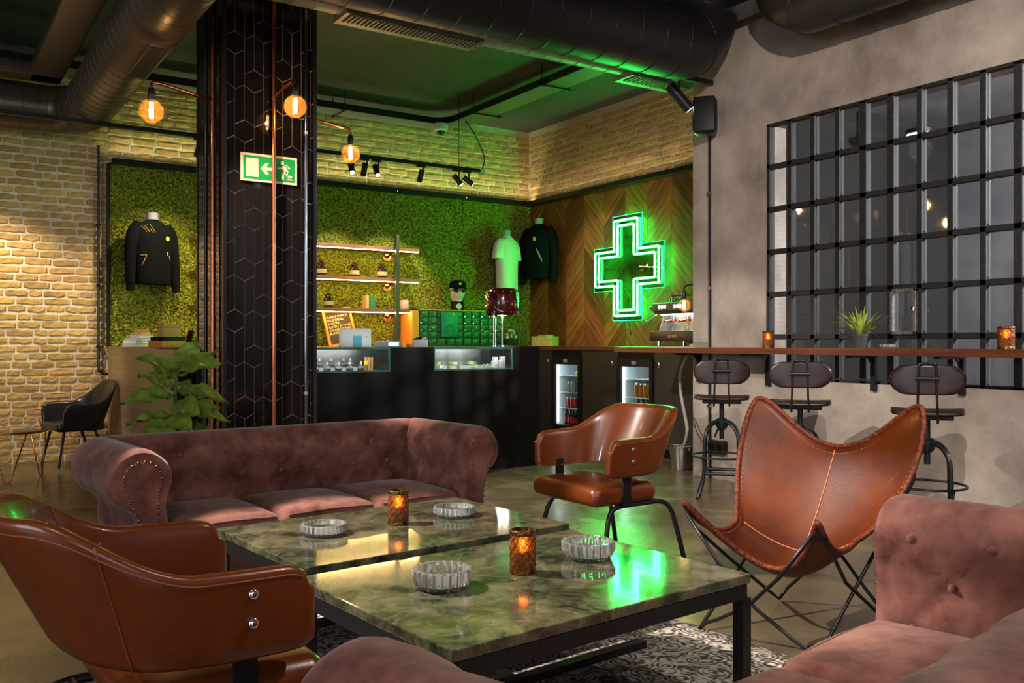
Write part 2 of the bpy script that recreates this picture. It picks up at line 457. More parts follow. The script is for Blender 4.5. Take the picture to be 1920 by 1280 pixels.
# ------------------------------------------------------------------ mesh helpers
class MB:
    def __init__(s, T=None):
        s.v, s.f, s.m, s.mi, s.T = [], [], [], 0, T

    def add(s, vs, fs):
        o = len(s.v)
        if s.T is not None:
            vs = [tuple(s.T @ Vector(p)) for p in vs]
        s.v += [tuple(p) for p in vs]
        for f in fs:
            s.f.append(tuple(i + o for i in f))
            s.m.append(s.mi)
        return s

    def bx(s, x0, x1, y0, y1, z0, z1):
        v = [(x0, y0, z0), (x1, y0, z0), (x1, y1, z0), (x0, y1, z0), (x0, y0, z1), (x1, y0, z1), (x1, y1, z1), (x0, y1, z1)]
        return s.add(v, [(0, 3, 2, 1), (4, 5, 6, 7), (0, 1, 5, 4), (1, 2, 6, 5), (2, 3, 7, 6), (3, 0, 4, 7)])

    def rb(s, x0, x1, y0, y1, z0, z1, r, k=2, mid=1, crown=0.0):
        """rounded box"""
        c = ((x0 + x1) / 2, (y0 + y1) / 2, (z0 + z1) / 2)
        h = (abs(x1 - x0) / 2, abs(y1 - y0) / 2, abs(z1 - z0) / 2)
        r = min(r, h[0] * 0.999, h[1] * 0.999, h[2] * 0.999)
        ax = []
        for q in h:
            i = q - r
            pos = [i + r * math.tan(PI / 4 * (j + 1) / k) for j in range(k)]
            inn = [-i + 2 * i * j / mid for j in range(mid + 1)] if i > 1e-6 else [0.0]
            ax.append([-p for p in reversed(pos)] + inn + pos)
        key, vs, fs = {}, [], []

        def vert(p):
            inn = [max(-(h[a] - r), min(h[a] - r, p[a])) for a in range(3)]
            d = [p[a] - inn[a] for a in range(3)]
            n = math.sqrt(sum(t * t for t in d)) or 1
            q = [inn[a] + r * d[a] / n for a in range(3)]
            if crown and q[2] > 0:
                q[2] += crown * max(0, 1 - (q[0] / h[0]) ** 2) * max(0, 1 - (q[1] / h[1]) ** 2)
            kk = tuple(round(t, 5) for t in q)
            if kk not in key:
                key[kk] = len(vs)
                vs.append((q[0] + c[0], q[1] + c[1], q[2] + c[2]))
            return key[kk]
        for a in range(3):
            b, d = (a + 1) % 3, (a + 2) % 3
            for sg in (-1, 1):
                for i in range(len(ax[b]) - 1):
                    for j in range(len(ax[d]) - 1):
                        quad = []
                        for (bi, dj) in ((i, j), (i + 1, j), (i + 1, j + 1), (i, j + 1)):
                            p = [0, 0, 0]
                            p[a] = sg * h[a]
                            p[b] = ax[b][bi]
                            p[d] = ax[d][dj]
                            quad.append(vert(p))
                        if sg < 0:
                            quad.reverse()
                        q2 = []
                        for t in quad:
                            if t not in q2:
                                q2.append(t)
                        if len(q2) > 2:
                            fs.append(tuple(q2))
        return s.add(vs, fs)

    def cyl(s, p0, p1, r0, r1=None, n=16, caps=True):
        r1 = r0 if r1 is None else r1
        p0, p1 = Vector(p0), Vector(p1)
        d = (p1 - p0).normalized()
        u = d.orthogonal().normalized()
        w_ = d.cross(u)
        vs = []
        for p, r in ((p0, r0), (p1, r1)):
            for i in range(n):
                a = 2 * PI * i / n
                vs.append(tuple(p + (u * math.cos(a) + w_ * math.sin(a)) * r))
        fs = [(i, (i + 1) % n, n + (i + 1) % n, n + i) for i in range(n)]
        if caps:
            fs += [tuple(range(n - 1, -1, -1)), tuple(range(n, 2 * n))]
        return s.add(vs, fs)

    def tube(s, pts, r, n=8, closed=False, caps=True):
        P = [Vector(p) for p in pts]
        m = len(P)
        rr = r if isinstance(r, (list, tuple)) else [r] * m
        vs, fs = [], []
        u = None
        for i in range(m):
            a = P[i - 1] if (i or closed) else P[i]
            b = P[(i + 1) % m] if (i < m - 1 or closed) else P[i]
            d = (b - a).normalized()
            if u is None:
                u = d.orthogonal().normalized()
            else:
                u = (u - d * u.dot(d))
                u = u.normalized() if u.length > 1e-6 else d.orthogonal().normalized()
            w_ = d.cross(u)
            for k in range(n):
                t = 2 * PI * k / n
                vs.append(tuple(P[i] + (u * math.cos(t) + w_ * math.sin(t)) * rr[i]))
        for i in range(m if closed else m - 1):
            j = (i + 1) % m
            for k in range(n):
                fs.append((i * n + k, i * n + (k + 1) % n, j * n + (k + 1) % n, j * n + k))
        if caps and not closed:
            fs += [tuple(range(n - 1, -1, -1)), tuple(range((m - 1) * n, m * n))]
        return s.add(vs, fs)

    def lathe(s, prof, n=24, c=(0, 0, 0), scal=None, rib=0.0, nrib=0, ribz=None):
        vs, fs = [], []
        for (r, z) in prof:
            for i in range(n):
                a = 2 * PI * i / n
                q = r * (1 + (rib * math.cos(nrib * a) if (rib and (ribz is None or ribz(z, r))) else 0))
                vs.append((c[0] + q * math.cos(a) * (scal[0] if scal else 1), c[1] + q * math.sin(a) * (scal[1] if scal else 1), c[2] + z))
        for j in range(len(prof) - 1):
            for i in range(n):
                k = (i + 1) % n
                fs.append((j * n + i, j * n + k, (j + 1) * n + k, (j + 1) * n + i))
        if prof[0][0] > 1e-5:
            fs.append(tuple(range(n - 1, -1, -1)))
        if prof[-1][0] > 1e-5:
            o = (len(prof) - 1) * n
            fs.append(tuple(range(o, o + n)))
        return s.add(vs, fs)

    def ball(s, c, r, n=10, m=6, sc=(1, 1, 1)):
        prof = [(math.sin(PI * j / m), -math.cos(PI * j / m)) for j in range(m + 1)]
        vs, fs = [], []
        for (q, z) in prof:
            for i in range(n):
                a = 2 * PI * i / n
                vs.append((c[0] + r * q * math.cos(a) * sc[0], c[1] + r * q * math.sin(a) * sc[1], c[2] + r * z * sc[2]))
        for j in range(m):
            for i in range(n):
                k = (i + 1) % n
                fs.append((j * n + i, j * n + k, (j + 1) * n + k, (j + 1) * n + i))
        return s.add(vs, fs)

    def prism(s, poly, ext):
        """3D polygon extruded by a vector"""
        n = len(poly)
        e = Vector(ext)
        vs = [tuple(p) for p in poly] + [tuple(Vector(p) + e) for p in poly]
        fs = [tuple(range(n - 1, -1, -1)), tuple(range(n, 2 * n))] + [(i, (i + 1) % n, n + (i + 1) % n, n + i) for i in range(n)]
        return s.add(vs, fs)

    def grid(s, fn, nu, nv, wrapu=False):
        vs = [fn(i / (nu if wrapu else nu - 1), j / (nv - 1)) for j in range(nv) for i in range(nu)]
        fs = []
        for j in range(nv - 1):
            for i in range(nu if wrapu else nu - 1):
                k = (i + 1) % nu
                fs.append((j * nu + i, j * nu + k, (j + 1) * nu + k, (j + 1) * nu + i))
        return s.add(vs, fs)

    def mesh(s, name, mats, smooth=35, fix=True):
        me = bpy.data.meshes.new(name)
        me.from_pydata(s.v, [], s.f)
        ms = mats if isinstance(mats, (list, tuple)) else [mats]
        for q in ms:
            me.materials.append(q)
        if len(ms) > 1:
            me.polygons.foreach_set('material_index', s.m)
        if fix:
            import bmesh
            b = bmesh.new()
            b.from_mesh(me)
            bmesh.ops.recalc_face_normals(b, faces=b.faces)
            b.to_mesh(me)
            b.free()
        if smooth is not None:
            me.polygons.foreach_set('use_smooth', [True] * len(me.polygons))
            if smooth < 180:
                me.set_sharp_from_angle(angle=math.radians(smooth))
        me.update()
        return me

    def build(s, name, mats, parent=None, smooth=35, bevel=None, fix=True, solid=None, sub=0):
        o = bpy.data.objects.new(name, s.mesh(name, mats, smooth, fix))
        C.objects.link(o)
        if parent is not None:
            o.parent = parent
        if solid:
            q = o.modifiers.new('solid', 'SOLIDIFY')
            q.thickness = solid
            q.offset = 0
        if bevel:
            q = o.modifiers.new('bevel', 'BEVEL')
            q.width = bevel
            q.segments = 2
            q.limit_method = 'ANGLE'
        if sub:
            q = o.modifiers.new('sub', 'SUBSURF')
            q.levels = sub
            q.render_levels = sub
        return o


def tag(o, label, cat, group=None, kind=None):
    o['label'] = label
    o['category'] = cat
    if group:
        o['group'] = group
    if kind:
        o['kind'] = kind
    return o


def thing(name, label, cat, loc=(0, 0, 0), rz=0.0, group=None, kind=None):
    o = bpy.data.objects.new(name, None)
    o.empty_display_size = 0.05
    o.location = loc
    o.rotation_euler = (0, 0, rz)
    C.objects.link(o)
    return tag(o, label, cat, group, kind)


def link_copy(me, name, parent=None, loc=(0, 0, 0), rot=(0, 0, 0), sc=None):
    o = bpy.data.objects.new(name, me)
    o.location = loc
    o.rotation_euler = rot
    if sc:
        o.scale = sc
    if parent is not None:
        o.parent = parent
    C.objects.link(o)
    return o


def dup(root, loc, rz, label, group=None):
    def cp(o, par):
        c = o.copy()
        C.objects.link(c)
        c.parent = par
        for ch in o.children:
            cp(ch, c)
        return c
    r = cp(root, None)
    r.location = loc
    r.rotation_euler = (0, 0, rz)
    r['label'] = label
    if group:
        r['group'] = group
    return r


def arc(c, r, a0, a1, n, ax=(0, 1)):
    """points of an arc in the plane of two axes, degrees"""
    out = []
    for i in range(n + 1):
        a = math.radians(a0 + (a1 - a0) * i / n)
        p = list(c)
        p[ax[0]] += r * math.cos(a)
        p[ax[1]] += r * math.sin(a)
        out.append(tuple(p))
    return out


def smoothpath(pts, k=6):
    """Catmull-Rom through the points"""
    P = [Vector(p) for p in pts]
    out = []
    for i in range(len(P) - 1):
        p0 = P[max(i - 1, 0)]
        p1, p2 = P[i], P[i + 1]
        p3 = P[min(i + 2, len(P) - 1)]
        for j in range(k):
            t = j / k
            out.append(0.5 * ((2 * p1) + (p2 - p0) * t + (2 * p0 - 5 * p1 + 4 * p2 - p3) * t * t + (3 * p1 - p0 - 3 * p2 + p3) * t ** 3))
    out.append(P[-1])
    return [tuple(p) for p in out]


def clip_poly(poly, x0, x1, y0, y1):
    def cut(pl, ax, lim, keep_less):
        out = []
        for i in range(len(pl)):
            a, b = pl[i], pl[(i + 1) % len(pl)]
            ia = (a[ax] <= lim) if keep_less else (a[ax] >= lim)
            ib = (b[ax] <= lim) if keep_less else (b[ax] >= lim)
            if ia:
                out.append(a)
            if ia != ib:
                t = (lim - a[ax]) / (b[ax] - a[ax])
                out.append((a[0] + (b[0] - a[0]) * t, a[1] + (b[1] - a[1]) * t))
        return out
    for ax, lim, kl in ((0, x0, False), (0, x1, True), (1, y0, False), (1, y1, True)):
        if len(poly) < 3:
            return []
        poly = cut(poly, ax, lim, kl)
    return poly


def poly_area(p):
    return abs(sum(p[i][0] * p[(i + 1) % len(p)][1] - p[(i + 1) % len(p)][0] * p[i][1] for i in range(len(p)))) / 2


def text(name, body, size, m, parent, loc, rot, align='LEFT', ext=0.0008):
    cu = bpy.data.curves.new(name, 'FONT')
    cu.body = body
    cu.size = size
    cu.align_x = align
    cu.extrude = ext
    cu.materials.append(m)
    o = bpy.data.objects.new(name, cu)
    o.location = loc
    o.rotation_euler = rot
    C.objects.link(o)
    bpy.context.view_layer.update()
    me = bpy.data.meshes.new_from_object(o.evaluated_get(bpy.context.evaluated_depsgraph_get()))
    bpy.data.objects.remove(o)
    o = bpy.data.objects.new(name, me)
    o.location = loc
    o.rotation_euler = rot
    C.objects.link(o)
    if parent is not None:
        o.parent = parent
    return o


ORD = ['first', 'second', 'third', 'fourth', 'fifth', 'sixth', 'seventh', 'eighth', 'ninth', 'tenth', 'eleventh', 'twelfth']

# ------------------------------------------------------------------ the room
CEIL = 3.9
BACKY, WOODX, RIGHTX, RIGHT_END = 9.7, 6.7, 5.63, 5.64
MOSS_TOP = 2.92

fl = MB().bx(-8, 10.5, -6, 10.2, -0.12, 0.0).build('floor', X['floor'], smooth=None)
tag(fl, 'polished olive brown concrete floor of the lounge', 'floor', kind='structure')
ce = MB().bx(-8, 7.2, -6, 10.2, CEIL, CEIL + 0.15).build('ceiling', X['ceil'], smooth=None)
tag(ce, 'dark painted ceiling above the pipes and ducts', 'ceiling', kind='structure')

# tumbled bricks: a few shared meshes
BRICKS = {}
for L_ in (0.225, 0.19, 0.15, 0.105):
    BRICKS[L_] = []
    for k in range(4):
        h_ = 0.060
        n_t = 5
        top = [(-L_ / 2 + L_ * i / n_t, h_ / 2 + random.uniform(-0.009, 0.002)) for i in range(n_t + 1)]
        bot = [(L_ / 2 - L_ * i / n_t, -h_ / 2 + random.uniform(-0.003, 0.010)) for i in range(n_t + 1)]
        ring = top + bot
        for idx in (0, n_t, n_t + 1, len(ring) - 1):
            px, pz = ring[idx]
            ring[idx] = (px * 0.965, pz * 0.82)
        b = MB()
        n = len(ring)
        d = 0.013
        vs = [(x, 0, z) for x, z in ring] + [(x * 0.99, -d * 0.7, z * 0.97) for x, z in ring] + [(x * 0.95, -d + random.uniform(-0.003, 0.003), z * 0.78) for x, z in ring]
        fs = [(i, (i + 1) % n, n + (i + 1) % n, n + i) for i in range(n)] + [(n + i, n + (i + 1) % n, 2 * n + (i + 1) % n, 2 * n + i) for i in range(n)]
        fs += [tuple(range(2 * n, 3 * n))]
        b.add(vs, fs)
        BRICKS[L_].append(b.mesh('brick', X['brick'], smooth=None))


def lay_bricks(parent, a0, a1, z0, z1, place, rz, joined=False):
    """courses from a0 to a1 along the wall; place(a, z) gives the point in parent space"""
    P, ch = [], 0.0755
    nrow = int((z1 - z0) / ch)
    for r in range(nrow):
        z = z0 + ch * (r + 0.5)
        a = a0 - random.uniform(0.0, 0.1)
        while a < a1 - 0.03:
            L_ = random.choice((0.225, 0.225, 0.19, 0.15, 0.105))
            e = a + L_
            if e > a1:
                L2 = a1 - max(a, a0)
            else:
                L2 = e - max(a, a0)
            s0 = max(a, a0)
            if L2 > 0.04:
                P.append((s0 + L2 / 2, z + random.uniform(-0.003, 0.003), L_, L2 / L_))
            a = e + 0.014
    random.shuffle(P)
    rest = MB()
    for i, (a, z, L_, sx) in enumerate(P):
        me = random.choice(BRICKS[L_])
        loc = place(a, z)
        if joined:
            rest.T = Matrix.Translation(loc) @ Matrix.Rotation(rz, 4, 'Z') @ Matrix.Diagonal((sx, 1, 1, 1))
            rest.add([tuple(v.co) for v in me.vertices], [tuple(p.vertices) for p in me.polygons])
            continue
        o = link_copy(me, 'brick', parent, loc, (0, random.uniform(-0.012, 0.012), rz + random.uniform(-0.01, 0.01)), (sx, random.uniform(0.8, 1.2), 1.0))
    if joined:
        o = rest.build('brick_field', X['brick'], parent, smooth=None)
        o['kind'] = 'stuff'
    return len(P)


wb = MB().bx(-3.0, 1.6, BACKY, BACKY + 0.2, 0, CEIL).build('wall_back', X['mortar'], smooth=None)
tag(wb, 'bare buff brick wall behind the black chair', 'wall', kind='structure')
lay_bricks(wb, 0.40, 1.6, 0.0, CEIL, lambda a, z: (a, BACKY, z), 0)
lay_bricks(wb, -3.0, 0.39, 0.0, CEIL, lambda a, z: (a, BACKY, z), 0, True)
wbu = MB().bx(1.6, WOODX + 0.2, BACKY, BACKY + 0.2, 0, CEIL).build('wall_rear', X['mortar'], smooth=None)
tag(wbu, 'brick wall band above the moss behind the counter', 'wall', kind='structure')
lay_bricks(wbu, 1.6, WOODX, MOSS_TOP, CEIL, lambda a, z: (a, BACKY, z), 0)
ws = MB().bx(WOODX, WOODX + 0.2, RIGHT_END, BACKY, 0, CEIL).build('wall_side', X['mortar'], smooth=None)
tag(ws, 'side wall with brick above walnut chevron planks', 'wall', kind='structure')
lay_bricks(ws, 6.05, BACKY - 0.03, MOSS_TOP, CEIL, lambda a, z: (WOODX, a, z), -PI / 2)

# chevron planks, each its own board
edges = [9.69, 9.246, 8.874, 8.502, 8.131, 7.757, 7.388, 7.012, 6.652, 6.28, 5.91, 5.66]
PITCH = 0.29
for ci in range(len(edges) - 1):
    y1, y0 = edges[ci], edges[ci + 1]
    wd = y1 - y0
    up = ci % 2 == 0
    for k in range(-3, 9):
        zb = 1.05 + k * PITCH
        lo_, hi_ = (zb, zb + wd) if up else (zb + wd, zb)
        # quad in (y, z); column interval [y0, y1] seen with y falling to the right
        ye0 = y1 - wd
        poly = [(y1, lo_), (ye0, hi_), (ye0, hi_ + PITCH), (y1, lo_ + PITCH)]
        poly = clip_poly(poly, y0 + 0.0006, y1 - 0.0006, 0.95, MOSS_TOP)
        if len(poly) < 3 or poly_area(poly) < 0.002:
            continue
        cy = sum(p[0] for p in poly) / len(poly)
        cz = sum(p[1] for p in poly) / len(poly)
        q = [((p[0] - cy), (p[1] - cz) * 0.985) for p in poly]
        # local frame turned along the plank so the grain runs with it
        ang = math.atan2((hi_ - lo_), -(wd))
        ca, sa = math.cos(ang), math.sin(ang)
        loc2 = [(p[0] * ca + p[1] * sa, -p[0] * sa + p[1] * ca) for p in q]
        dth = 0.018 + random.uniform(-0.0015, 0.0015)
        b = MB().prism([(x, 0, z) for x, z in loc2], (0, -dth, 0))
        me = b.mesh('plank', X['plank'], smooth=None)
        # local x -> world (y,z) along plank; local -y -> world -x
        o = bpy.data.objects.new('plank', me)
        M_ = Matrix(((0, 1, 0, WOODX), (ca, 0, -sa, cy), (sa, 0, ca, cz), (0, 0, 0, 1)))
        o.matrix_world = M_
        C.objects.link(o)
        o.parent = ws
tr = MB().bx(WOODX - 0.14, WOODX, 5.64, 9.54, MOSS_TOP - 0.004, MOSS_TOP + 0.008).bx(WOODX - 0.146, WOODX - 0.140, 5.64, 9.54, MOSS_TOP - 0.004, MOSS_TOP + 0.045).build('trim_1', X['black_steel'], smooth=None)
MB().bx(WOODX - 0.134, WOODX - 0.116, 5.7, 9.52, MOSS_TOP + 0.009, MOSS_TOP + 0.016).build('cove_led', X['cove_led_warm'], tr, smooth=None)
MB().bx(WOODX - 0.112, WOODX - 0.108, 5.7, 9.52, MOSS_TOP + 0.008, MOSS_TOP + 0.030).build('cove_baffle', X['black_steel'], tr, smooth=None)  # added to keep the strip's light off the brick just above
tag(tr, 'thin dark strip capping the chevron planks', 'trim', kind='structure')

# raw concrete wall with the factory window
WY1, WY0, WZ0, WZ1 = 4.835, 1.797, 0.857, 2.88
b = MB()
TH = 0.24
b.bx(RIGHTX, RIGHTX + TH, WY1, RIGHT_END, 0, CEIL)
b.bx(RIGHTX, RIGHTX + TH, -5, WY0, 0, CEIL)
b.bx(RIGHTX, RIGHTX + TH, WY0, WY1, 0, WZ0)
b.bx(RIGHTX, RIGHTX + TH, WY0, WY1, WZ1, CEIL)
b.bx(RIGHTX + TH, WOODX + 0.1, RIGHT_END - 0.24, RIGHT_END, 0, CEIL)
wr = b.build('wall_right', X['plaster'], smooth=None)
tag(wr, 'raw mottled concrete wall around the factory window', 'wall', kind='structure')

# factory window: iron bars and single panes
NC, NR = 14, 6
pw, ph = (WY1 - WY0) / NC, (WZ1 - WZ0) / NR
win = thing('window_1', 'black iron factory window with a grid of small panes', 'window', (RIGHTX, WY0, WZ0), kind='structure')
b = MB()
for i in range(NC + 1):
    wd = 0.028 if i in (0, NC) else (0.027 if (NC - i) in (4, 5, 9) else 0.020)
    b.bx(0.012, 0.07, i * pw - wd, i * pw + wd, 0, NR * ph)
for j in range(NR + 1):
    b.bx(0.012, 0.066, 0, NC * pw, j * ph - 0.019, j * ph + 0.019)
b.build('window_frame', X['iron_window'], win, smooth=None, bevel=0.003)
pm = MB().rb(-0.002, 0.002, -pw / 2 + 0.012, pw / 2 - 0.012, -ph / 2 + 0.012, ph / 2 - 0.012, 0.0019, 1).mesh('pane', X['pane'], smooth=None)
bead = MB()
hw, hh = pw / 2 - 0.018, ph / 2 - 0.017
bead.tube([(0, -hw + 0.015, -hh), (0, hw - 0.015, -hh), (0, hw, -hh + 0.02), (0, hw, hh - 0.02), (0, hw - 0.015, hh), (0, -hw + 0.015, hh), (0, -hw, hh - 0.02), (0, -hw, -hh + 0.02)], 0.005, 5, closed=True)
bead_me = bead.mesh('putty_bead', X['iron_window'])
for i in range(NC):
    for j in range(NR):
        link_copy(pm, 'pane', win, (0.045, (i + 0.5) * pw, (j + 0.5) * ph), (0, random.uniform(-0.012, 0.012), random.uniform(-0.012, 0.012)))
        link_copy(bead_me, 'putty_bead', win, (0.036, (i + 0.5) * pw, (j + 0.5) * ph))
vi, vj = NC - 6, 1
b = MB()
y0, z0 = vi * pw, vj * ph
for (a0, a1, c0, c1) in ((0.012, pw - 0.012, 0.012, 0.034), (0.012, pw - 0.012, ph - 0.034, ph - 0.012), (0.012, 0.032, 0.012, ph - 0.012), (pw - 0.032, pw - 0.012, 0.012, ph - 0.012)):
    b.bx(-0.012, 0.02, y0 + a0, y0 + a1, z0 + c0, z0 + c1)
vs_ = b.build('vent_sash', mat('scuffed_grey_iron', rgb(70, 68, 66), rgb(120, 116, 110), scale=50, rough=0.5), win, smooth=None, bevel=0.003)
MB().cyl((-0.02, y0 + 0.016, z0 + ph * 0.55), (-0.05, y0 + 0.016, z0 + ph * 0.55), 0.008, n=8).bx(-0.05, -0.035, y0 + 0.008, y0 + 0.024, z0 + ph * 0.50, z0 + ph * 0.58).build('catch', X['steel'], vs_)

# the room seen through the panes
b = MB()
b.bx(9.3, 9.4, -2.0, 5.6, 0, 3.4)
b.bx(RIGHTX + TH, 9.3, -2.0, -1.9, 0, 3.4)
tag(b.build('wall_beyond', X['backroom'], smooth=None), 'grey walls of the dim room beyond the panes', 'wall', kind='structure')
tag(MB().bx(RIGHTX + TH + 0.001, 9.3, 5.38, 5.395, 0, 3.4).build('wall_beyond_end', X['backroom_shade'], smooth=None), 'end wall of the room beyond the panes, shade in its colour', 'wall', kind='structure')  # coloured near-black to stand in for shade under the lamp
tag(MB().bx(RIGHTX + TH, 9.4, -2, 5.45, 3.4, 3.5).build('ceiling_beyond', X['backroom'], smooth=None), 'grey ceiling of the room beyond the panes', 'ceiling', kind='structure')
pl = thing('ceiling_lamp', 'round white ceiling lamp seen through the window', 'lamp', (7.6, 4.75, 3.02))
MB().lathe([(0.0, 0.0), (0.10, 0.0), (0.115, 0.02)], 24).build('diffuser', X['backlamp'], pl)
MB().lathe([(0.115, 0.02), (0.125, 0.02), (0.125, 0.06), (0.02, 0.09), (0.015, 0.38), (0.0, 0.38)], 24).build('housing', X['black_steel'], pl)
d = bpy.data.lights.new('backroom_lamp', 'POINT')
d.energy = 5
d.color = (1, 0.95, 0.9)
d.shadow_soft_size = 0.1
o = bpy.data.objects.new('backroom_lamp_light', d)
o.location = (0, 0, -0.12)
o.parent = pl
C.objects.link(o)
pl2 = thing('ceiling_lamp', 'added unseen ceiling lamp lighting the room beyond the panes', 'lamp', (7.8, 0.4, 3.02))  # out-of-view lamp added to light the room beyond
MB().lathe([(0.0, 0.0), (0.10, 0.0), (0.115, 0.02)], 24).build('diffuser', X['backlamp'], pl2)
MB().lathe([(0.115, 0.02), (0.125, 0.02), (0.125, 0.06), (0.02, 0.09), (0.015, 0.38), (0.0, 0.38)], 24).build('housing', X['black_steel'], pl2)
d = d.copy()
d.energy = 2000
o = bpy.data.objects.new('backroom_lamp_light', d)
o.location = (0, 0, -0.12)
o.parent = pl2
C.objects.link(o)
cb = MB()
cb.grid(lambda u, v: (8.9 + 0.05 * math.sin(u * 40), 2.75 + u * 0.8, 0.35 + v * 1.9), 60, 2)
tag(cb.build('curtain', X['curtain'], smooth=180, solid=0.006), 'pale pleated curtain in the room beyond the panes', 'curtain')

# ------------------------------------------------------------------ moss panels
def moss_panel(x0, x1, label):
    nx = int((x1 - x0) / 0.0115)
    z0_, z1_ = 0.95, MOSS_TOP
    nz = int((z1_ - z0_) / 0.0115)
    xs = np.linspace(x0, x1, nx)
    zs = np.linspace(z0_, z1_, nz)
    XX, ZZ = np.meshgrid(xs, zs)
    low = np.zeros_like(XX)
    for _ in range(22):
        fx, fz, p = np.random.uniform(-26, 26), np.random.uniform(-26, 26), np.random.uniform(0, 6.28)
        low += np.sin(XX * fx + ZZ * fz + p)
    low = low / 22 * 3.2
    YY = BACKY - 0.045 + low * 0.008 - np.random.rand(*XX.shape) * 0.025
    XX = XX + (np.random.rand(*XX.shape) - 0.5) * 0.009
    ZZ = ZZ + (np.random.rand(*XX.shape) - 0.5) * 0.009
    XX[:, 0] = x0; XX[:, -1] = x1
    V = np.stack([XX.ravel(), YY.ravel(), ZZ.ravel()], 1)
    i = np.arange(nx - 1)
    j = np.arange(nz - 1)
    I, J = np.meshgrid(i, j)
    a = (J * nx + I).ravel()
    F = np.stack([a, a + 1, a + nx + 1, a + nx], 1)
    me = bpy.data.meshes.new('moss_panel')
    me.from_pydata(V.tolist(), [], F.tolist())
    me.materials.append(X['moss'])
    root = thing('moss_panel', label, 'moss panel', (0, 0, 0), group='moss panels on the rear wall')
    o = bpy.data.objects.new('moss', me)
    C.objects.link(o)
    o.parent = root
    o['kind'] = 'stuff'
    MB().bx(x0 + 0.003, x1 - 0.003, BACKY - 0.04, BACKY - 0.002, 0.95, MOSS_TOP).build('backing_board', X['black_steel'], root, smooth=None)
    MB().bx(x0, x1, BACKY - 0.15, BACKY - 0.002, MOSS_TOP, MOSS_TOP + 0.012).build('edge_strip', X['black_steel'], root, smooth=None)
    MB().bx(x0, x1, BACKY - 0.156, BACKY - 0.150, MOSS_TOP, MOSS_TOP + 0.05).build('edge_lip', X['black_steel'], root, smooth=None)
    MB().bx(x0 + 0.01, x1 - 0.01, BACKY - 0.146, BACKY - 0.126, MOSS_TOP + 0.014, MOSS_TOP + 0.022).build('cove_led', X['cove_led'], root, smooth=None)
    MB().bx(x0, x1, BACKY - 0.122, BACKY - 0.118, MOSS_TOP + 0.012, MOSS_TOP + 0.036).build('cove_baffle', X['black_steel'], root, smooth=None)  # inner fin added to soften the LED's hot line on the wall


mx_ = [1.60, 2.64, 3.68, 4.72, 5.66, 6.69]
for k, lb in enumerate(['moss panel behind the hanging black sweatshirt with yellow marks', 'moss panel behind the tiled column and shelf ends', 'moss panel behind the letter board and jars',
                        'green lit moss panel behind the capped mannequin head', 'moss panel beside the corner behind the white shirt']):
    moss_panel(mx_[k] + 0.002, mx_[k + 1] - 0.002, lb)
tag(MB().bx(1.575, 1.598, BACKY - 0.075, BACKY, 1.1, MOSS_TOP + 0.012).build('trim_2', X['black_steel'], smooth=None), 'thin black upright strip at the moss wall edge', 'trim', kind='structure')

# ------------------------------------------------------------------ tiled column
CX0, CX1, CY0, CY1 = 1.70, 2.322, 6.0, 6.66
colm = thing('column', 'square column clad in glossy black elongated hexagon tiles', 'column', (CX0, CY0, 0), kind='structure')
MB().bx(0, CX1 - CX0, 0, CY1 - CY0, 0, CEIL).build('core', X['grout'], colm, smooth=None)
S_, U_ = 0.0655, 0.000493


def tile_polys(wd, z0_, z1_, off):
    out = []
    nk = int(wd / S_) + 2
    for k in range(-1, nk + 1):
        for m_ in range(-3, 9):
            y0_ = (695 * k - 1875 * m_ + off)
            # hexagon centred on line k
            cx, h1, h2 = k * S_, 82, 155
            hx = [(cx, y0_ - h2), (cx + S_, y0_ - h1), (cx + S_, y0_ + h1), (cx, y0_ + h2), (cx - S_, y0_ + h1), (cx - S_, y0_ - h1)]
            out.append(hx)
            # strip between line k and k+1
            a, c_ = k * S_, (k + 1) * S_
            out.append([(a, y0_ + 155), (c_, y0_ + 82), (c_, y0_ + 540), (a, y0_ + 613)])
            mid = (1793 - 850) / 2
            out.append([(a, y0_ + 777), (c_, y0_ + 850), (c_, y0_ + 850 + mid), (a, y0_ + 777 + mid)])
            out.append([(a, y0_ + 777 + mid), (c_, y0_ + 850 + mid), (c_, y0_ + 1793), (a, y0_ + 1720)])
    res = []
    for p in out:
        q = clip_poly([(x, z * U_) for x, z in p], 0.002, wd - 0.002, z0_, z1_)
        if len(q) >= 3 and poly_area(q) > 0.0004:
            res.append(q)
    return res


def tile_mesh(q, g=0.0026, th=0.006):
    xs, zs = [p[0] for p in q], [p[1] for p in q]
    cx, cz = (min(xs) + max(xs)) / 2, (min(zs) + max(zs)) / 2
    kx, kz = 1 - 2 * g / (max(xs) - min(xs)), 1 - 2.6 * g / (max(zs) - min(zs))
    q = [((x - cx) * kx, (z - cz) * kz) for x, z in q]
    n = len(q)
    vs = [(x, 0, z) for x, z in q] + [(x, -th * 0.7, z) for x, z in q] + [(x * 0.985, -th, z * 0.994) for x, z in q]
    fs = [(i, (i + 1) % n, n + (i + 1) % n, n + i) for i in range(n)] + [(n + i, n + (i + 1) % n, 2 * n + (i + 1) % n, 2 * n + i) for i in range(n)] + [tuple(range(2 * n, 3 * n))]
    return vs, fs, cx, cz


